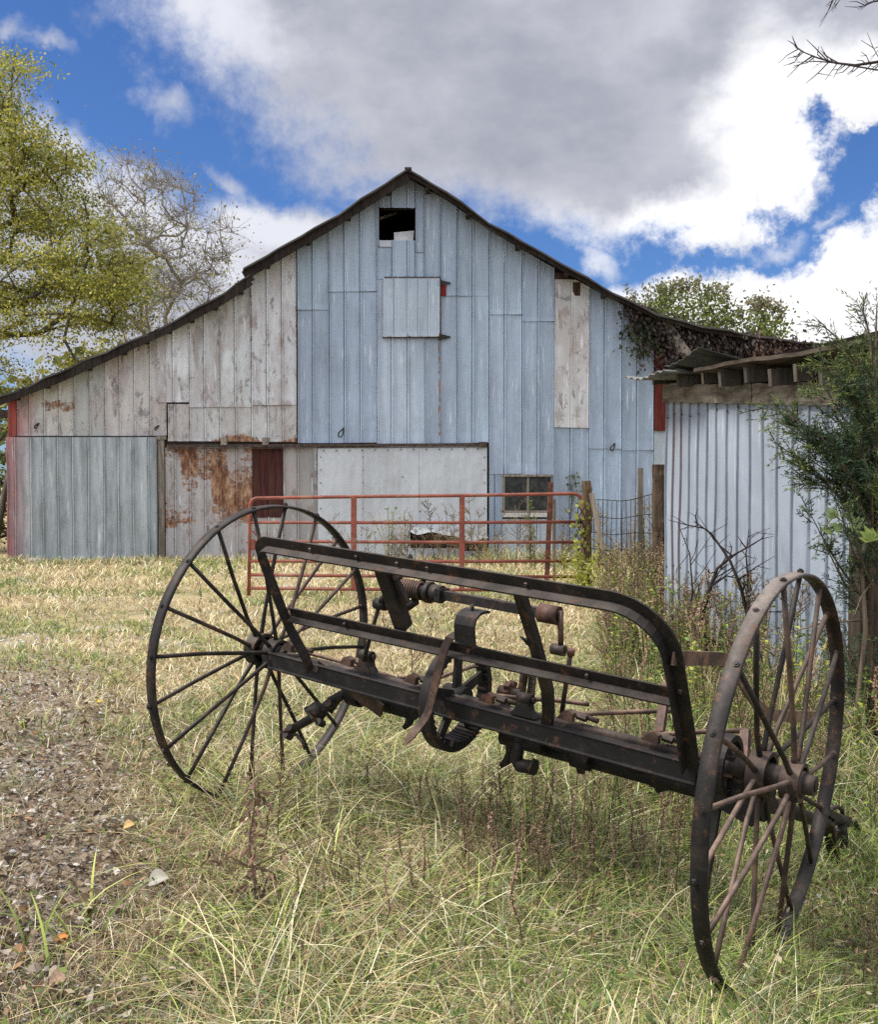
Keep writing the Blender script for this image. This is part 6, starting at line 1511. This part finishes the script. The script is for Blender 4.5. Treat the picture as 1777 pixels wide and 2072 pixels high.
def undergrowth():
    """the tangle nobody could count: many small stems merged into one mesh."""
    src = {}
    for k in ('branchy', 'dry', 'leafy', 'seedgrass'):
        for me in PROTO[k]:
            n = len(me.vertices); co = np.empty(n * 3); me.vertices.foreach_get('co', co); cl = np.empty(n * 4); me.color_attributes['Col'].data.foreach_get('color', cl)
            lt = np.empty(len(me.polygons), int); me.polygons.foreach_get('loop_total', lt); li = np.empty(len(me.loops), int); me.loops.foreach_get('vertex_index', li); ls = np.concatenate([[0], np.cumsum(lt)[:-1]])
            fs = [np.stack([li[ls[lt == q] + j] for j in range(q)], 1) for q in (3, 4) if (lt == q).any()]
            src.setdefault(k, []).append((co.reshape(-1, 3), cl.reshape(-1, 4), fs))
    V, CL, F3, F4 = [], [], [], []; off = 0
    def put(x, y, h, k, w=1.0, dim=1.0):
        nonlocal off
        co, cl, fs = rnd.choice(src[k]); a = rnd.uniform(0, 6.28); c, s = math.cos(a), math.sin(a); lx, ly = rnd.gauss(0, .10), rnd.gauss(0, .10)
        q = np.stack([(co[:, 0] * c - co[:, 1] * s) * h * w + co[:, 2] * h * lx + x, (co[:, 0] * s + co[:, 1] * c) * h * w + co[:, 2] * h * ly + y, co[:, 2] * h + gz(x, y) - .01], 1); V.append(q)
        t = cl.copy(); t[:, :3] *= rnd.uniform(.6, 1.3) * dim; CL.append(t)
        for f in fs: (F3 if f.shape[1] == 3 else F4).append(f + off)
        off += len(co)
    for i in range(420):
        y = rnd.uniform(5.4, 13); x0 = .85 + (y - 5.2) * .16; x1 = SL[0] + (10.2 - y) * .2 - .06 if y < 10.3 else 3.1
        put(rnd.uniform(x0, max(x1, x0 + .3)), y, rnd.uniform(.3, .9), rnd.choices(('branchy', 'leafy', 'seedgrass', 'dry'), (.26, .50, .14, .10))[0], .95, 1.35)
    for i in range(300):
        q = on_ground(rnd.uniform(930, 1440), rnd.uniform(1600, 1860)); put(q[0], q[1], rnd.uniform(.14, .40), rnd.choices(('branchy', 'dry', 'leafy', 'seedgrass'), (.45, .25, .15, .15))[0], .9)
    for i in range(90):
        px_, py_ = rnd.uniform(1640, 1830), rnd.uniform(1560, 2060); q = on_ground(px_, py_); put(q[0], q[1], rnd.uniform(.12, .34) * (.3 if px_ < 1790 and 1640 < py_ < 2000 else 1), rnd.choices(('branchy', 'dry', 'leafy', 'seedgrass'), (.4, .15, .35, .10))[0], .9)
    for i in range(130):
        q = on_ground(rnd.uniform(520, 1400), rnd.uniform(1620, 1960)); put(q[0], q[1], rnd.uniform(.12, .34), rnd.choices(('branchy', 'dry', 'leafy', 'seedgrass'), (.34, .2, .30, .16))[0], 1.1)
    for i in range(110):
        q = on_ground(rnd.uniform(350, 1650), rnd.uniform(1780, 2072)); put(q[0], q[1], rnd.uniform(.08, .20), rnd.choices(('branchy', 'dry', 'leafy', 'seedgrass'), (.3, .1, .4, .2))[0], 1)
    for i in range(70): put(rnd.uniform(wx(690), wx(1340)), rnd.uniform(17, WY - .3), rnd.uniform(.4, 1.2), rnd.choice(('branchy', 'seedgrass', 'branchy')), 1)
    o = link('undergrowth', raw_mesh('undergrowth', np.concatenate(V), [np.concatenate(F4), np.concatenate(F3)], np.concatenate(CL)), M['leaf']); tag(o, 'tangle of thin brown and green weeds filling the rough ground', 'undergrowth', kind='stuff')
def weeds():
    # the eye-catching ones, placed where they stand
    G1 = 'dark dry weed stalks in the grass in front of the main beam'
    for i, (px, py, top) in enumerate(((985, 1880, 1640), (1052, 1960, 1690), (1160, 1810, 1590), (1085, 1730, 1560), (1230, 1850, 1660), (1300, 1790, 1600), (1370, 1840, 1660), (1120, 1690, 1530), (1210, 1700, 1560), (1270, 1710, 1570), (1330, 1735, 1590), (1180, 1655, 1540), (1040, 1700, 1590), (960, 1760, 1630), (1440, 1700, 1560), (1240, 1640, 1520), (1100, 1830, 1660), (1350, 1900, 1750), (1005, 1720, 1560), (1390, 1660, 1560))):
        p = on_ground(px, py); d = p[1]; place('dry', p, (py - top) / FD * d * 1.02, 'dark dry weed stalk with rusty seed cases in the grass before the main beam', G1, wide=.9)
    for px, py, top, lab in ((838, 1420, 1190, 'thin brown branching weed growing straight up through the rake left of the gear wheel'), (805, 1400, 1235, 'thin branching weed seen just left of the other stalk behind the middle rail'), (870, 1335, 1150, 'slender feathery weed behind the spring and collar'), (560, 1730, 1440, 'thin dark stalk crossing the lower spokes of the far wheel')):
        p = on_ground(px, py); place('branchy', p, (py - top) / FD * p[1], lab, wide=.7)
    # thicket behind the rake up to the shed
    undergrowth()
    G2 = 'brown branching weeds in the thicket between rake and shed'; G3 = 'green leafy weeds in the thicket between rake and shed'; G4 = 'tall pale seed grasses in the thicket between rake and shed'; G6 = 'dry seed stalks in the thicket between rake and shed'
    for i in range(170):
        y = rnd.uniform(5.2, 12.8); x0 = .85 + (y - 5.2) * .16; x1 = SL[0] + (10.2 - y) * .2 - .1 if y < 10.3 else 3.0; x = rnd.uniform(x0, max(x1, x0 + .3)); h = rnd.uniform(.40, .95) * (1.0 if y > 6.5 else .75); k = rnd.random()
        if k < .42: place('branchy', (x, y), h, 'brown finely branched weed in the thicket between rake and shed', G2)
        elif k < .62: place('leafy', (x, y), h * .8, 'green leafy weed in the thicket between rake and shed', G3)
        elif k < .82: place('seedgrass', (x, y), h, 'tall pale seed grass in the thicket between rake and shed', G4)
        else: place('dry', (x, y), h, 'dry seed stalk in the thicket between rake and shed', G6)
    G5 = 'yellow green saplings at the foot of the gate post and wire fence'
    for px, py, Y, h in ((1150, 1170, 13.2, .75), (1175, 1170, 13.0, .95), (1130, 1165, 13.4, .5), (1205, 1180, 12.6, .55), (1240, 1190, 12.4, .7), (1270, 1195, 12.0, .8), (1300, 1205, 11.6, .7), (1215, 1150, 13.0, .75)): p = at(px, py, Y); place('bright', p, h, 'yellow green sapling at the foot of the gate post and wire fence', G5, 'sapling')
    # along the barn foot and behind the gate
    G7 = 'dry weeds growing against the barn behind the gate'
    for i in range(34): x = rnd.uniform(wx(690), wx(1330)); place(rnd.choice(('branchy', 'seedgrass', 'branchy', 'leafy')), (x, rnd.uniform(17.5, WY - .3)), rnd.uniform(.4, 1.3), 'dry weed growing against the barn behind the gate', G7)
    # right foreground, around and behind the near wheel
    G8 = 'green leafy weeds around the near wheel'; G9 = 'dry weeds around the near wheel'
    for px, py, h in ((1705, 1580, .4), (1750, 1590, .45), (1765, 1720, .5), (1600, 1760, .20), (1520, 1800, .22), (1776, 1850, .2), (1560, 1850, .18), (1480, 1700, .3)): place('leafy', on_ground(px, py), h, 'green leafy weed near the near wheel and the right edge', G8)
    for px, py, h in ((1690, 1890, .12), (1740, 1985, .12), (1776, 1900, .2), (1774, 1800, .2), (1600, 1740, .22), (1772, 1700, .4), (1580, 1700, .28), (1770, 2050, .22), (1620, 1950, .15)): place(rnd.choice(('branchy', 'dry')), on_ground(px, py), h, 'dry weed near the near wheel and the right edge', G9)
    G10 = 'small branching weeds scattered in the foreground grass'
    for px, py, h in ((640, 1860, .22), (870, 1930, .22), (760, 1730, .25), (930, 2010, .2), (600, 1700, .3), (1120, 2030, .2), (520, 1640, .35), (700, 1640, .3)): place('branchy', on_ground(px, py), h, 'small branching weed in the foreground grass', G10)
    # withered weed in the left foreground
    p = on_ground(512, 1862); mb = MB(); r = random.Random(3); P = [p + V3(.012 * math.sin(i * 1.1), .0, i * .062) for i in range(9)]; mb.tube(P, [.008 - .0055 * i / 8 for i in range(9)], 6, (.16, .105, .07, 0))
    for _ in range(8): a = r.uniform(0, 6.28); mb.tube([p, p + V3(math.cos(a) * .02, math.sin(a) * .02, .05), p + V3(math.cos(a) * .05, math.sin(a) * .05, r.uniform(.08, .16))], [.006, .005, .003], 5, (.08, .06, .045, 0))
    for i in range(90):
        k = r.randint(1, 8); q = P[k] + V3(r.gauss(0, .02), r.gauss(0, .02), r.gauss(0, .02)); d = unit(V3(r.gauss(0, 1), r.gauss(0, 1), -.7)); kk = r.uniform(.6, 1.3); mb.leaf(q, d, V3(r.gauss(0, 1), r.gauss(0, 1), r.gauss(0, 1)), r.uniform(.025, .06), r.uniform(.012, .026), (.20 * kk, .125 * kk, .085 * kk, 0))
    for tx, ty in ((375, 1700), (650, 1690), (415, 1740), (560, 1770)):
        e = on_plane(tx, ty, p, V3(0, 1, 0)); s0 = P[rnd.randint(1, 3)]; mb.tube([s0, s0 + (e - s0) * .5 + V3(0, 0, .01), e], [.0035, .003, .0018], 4, (.20, .14, .09, 0))
        for i in range(9): q = s0 + (e - s0) * r.uniform(.4, 1); kk = r.uniform(.6, 1.3); mb.leaf(q, unit(V3(r.gauss(0, 1), r.gauss(0, 1), -.8)), V3(r.gauss(0, 1), r.gauss(0, 1), 1), r.uniform(.02, .05), .016, (.25 * kk, .16 * kk, .11 * kk, 0))
    o = mb.build('withered_weed', M['litter'], None, p); tag(o, 'withered brown weed with curled leaves standing in the left foreground', 'weed')
    # arching seed head in front of the near wheel
    b = on_ground(1250, 2072); tip = on_plane(1395, 1793, b, V3(0, 1, 0)); mid = on_plane(1318, 1870, b, V3(0, 1, 0)); mb = MB(); q1 = on_plane(1275, 1985, b, V3(0, 1, 0)); q2 = on_plane(1365, 1812, b, V3(0, 1, 0)); mb.tube([b, q1, mid, q2, tip, on_plane(1408, 1797, b, V3(0, 1, 0))], [.0026, .0025, .0022, .0019, .0015, .001], 5, (.46, .42, .24, 0), caps=False)
    for i in range(26): t = rnd.random(); s0 = tip + (q2 - tip) * rnd.uniform(-.3, .5); d = unit(V3(rnd.gauss(.2, .3), rnd.gauss(0, .3), -1)); e = s0 + d * rnd.uniform(.02, .075); mb.tube([s0, e], .0009, 3, (.5, .45, .28, 0), caps=False); mb.leaf(e, d, V3(0, -1, .2), .016, .004, (.58, .50, .32, 0)); mb.leaf((s0 + e) / 2, d, V3(0, -1, .2), .014, .004, (.52, .44, .27, 0))
    o = mb.build('seed_grass', M['litter'], None, b); tag(o, 'pale grass stem arching over to a drooping seed head in front of the near wheel', 'grass stem')
weeds()

# dead shrub in front of the shed
def dead_shrub():
    b = V3(2.02, 8.1, gz(2.02, 8.1)); t = thing('dead_shrub', 'black leafless dead shrub with forking twigs in front of the shed wall', 'shrub', b); mb = MB()
    Y = 8.0
    def br(pts, r0, sub):
        P = [at(x, y, Y + .05 * math.sin(i * 2)) for i, (x, y) in enumerate(pts)]; mb.tube(P, [r0 * (1 - .8 * i / (len(P) - 1)) for i in range(len(P))], 6, caps=False)
        for i in range(len(P) - 1):
            for _ in range(sub): f = rnd.random(); p = P[i] * (1 - f) + P[i + 1] * f; d = unit(unit(P[i + 1] - P[i]) * .6 + NR.normal(size=3) * .8); l = rnd.uniform(.10, .34); q = p + d * l * .5 + NR.normal(size=3) * .02; mb.tube([p, q, p + d * l], [r0 * .3, r0 * .22, .0016], 4, caps=False); d2 = unit(d + NR.normal(size=3) * .8); mb.tube([q, q + d2 * l * .5], [r0 * .2, .0015], 3, caps=False)
    br([(1405, 1330), (1408, 1270), (1430, 1205), (1452, 1150), (1490, 1120), (1530, 1098)], .022, 3); br([(1430, 1330), (1420, 1250), (1440, 1185), (1470, 1165), (1500, 1172)], .018, 3); br([(1510, 1310), (1512, 1240), (1500, 1190), (1478, 1135), (1440, 1080), (1405, 1055)], .020, 3); br([(1512, 1250), (1515, 1190), (1510, 1120), (1516, 1070)], .012, 2); br([(1400, 1320), (1390, 1260), (1402, 1200), (1396, 1120), (1372, 1060)], .012, 3); br([(1398, 1300), (1430, 1290), (1462, 1306)], .016, 2)
    mb.build('branches', M['twig'], t)
    p0 = at(1352, 1110, 12.0); tt = thing('dead_shrub', 'thin dead stem with curling twigs beside the bark covered log post', 'shrub', V3(p0[0], p0[1], gz(p0[0], p0[1]))); mb = MB(); Y = 12.0
    br([(1352, 1175), (1350, 1110), (1360, 1065), (1378, 1020), (1386, 965)], .022, 3); br([(1352, 1110), (1366, 1070), (1400, 1010)], .012, 3); mb.build('branches', M['twig'], tt)
    q = at(1420, 1302, 8.6); mb = MB(); mb.tube([at(1385, 1312, 8.5), at(1430, 1298, 8.5), at(1475, 1305, 8.4), at(1530, 1318, 8.2)], [.03, .028, .024, .016], 8); o = mb.build('fallen_branch', M['treebark'], None, q); tag(o, 'pale fallen branch lying among the weeds at the shed foot', 'branch')
dead_shrub()
v_ = at(1160, 985, WY - .12)
def wall_vine():
    mb = MB(); 
    for i in range(40):
        c = at(1140 + rnd.uniform(0, 30) + (i % 3) * 4, 958 + rnd.uniform(0, 60), WY - .12); mb.leaf(c, unit(NR.normal(size=3) - V3(0, 0, .4)), V3(0, -1, .4), rnd.uniform(.06, .12), .05, (.12, .15, .07, 0))
    mb.tube([at(1150, 1135, WY - .1), at(1154, 1060, WY - .12), at(1158, 1000, WY - .12), at(1152, 962, WY - .12)], .012, 5, (.10, .08, .05, 0)); o = mb.build('vine', M['leaf'], None, at(1150, 1135, WY - .1)); tag(o, 'small grey green vine climbing the barn wall right of the window', 'vine')
wall_vine()

def far_wood():
    n = 9000; x = NR.uniform(-110, 110, n); top = 7 + 4 * vnoise(x, x * 0, .12, 51) + 2.5 * vnoise(x, x * 0, .5, 52); z = top * NR.random(n) ** .7; y = 80 + NR.normal(size=n) * 3 - .02 * np.abs(x)
    c = np.stack([x, y, z], 1); k = np.array([[.13, .15, .05], [.22, .21, .06], [.08, .10, .04], [.26, .19, .09]]); col = k[NR.integers(0, 4, n)] * NR.uniform(.6, 1.3, n)[:, None]
    o = leaf_mesh('far_wood', quads(c, runit(n), runit(n), NR.uniform(.7, 1.5, n), NR.uniform(.6, 1.1, n)), col, M['leaf']); tag(o, 'far off line of autumn woodland beyond the field', 'wood', kind='stuff')
far_wood()

# ------------------------------------------------------------------ render settings
scene.view_settings.view_transform = 'Standard'; scene.view_settings.look = 'None'; scene.view_settings.exposure = 0; scene.view_settings.gamma = 1
cy = scene.cycles
cy.max_bounces = 6; cy.diffuse_bounces = 3; cy.glossy_bounces = 2; cy.transmission_bounces = 3; cy.transparent_max_bounces = 4
cy.use_adaptive_sampling = True; cy.adaptive_threshold = .008
cy.use_denoising = False; cy.denoiser = 'OPENIMAGEDENOISE'; cy.denoising_input_passes = 'RGB_ALBEDO_NORMAL'; cy.denoising_prefilter = 'NONE'
cy.caustics_reflective = False; cy.caustics_refractive = False; cy.sample_clamp_indirect = 4
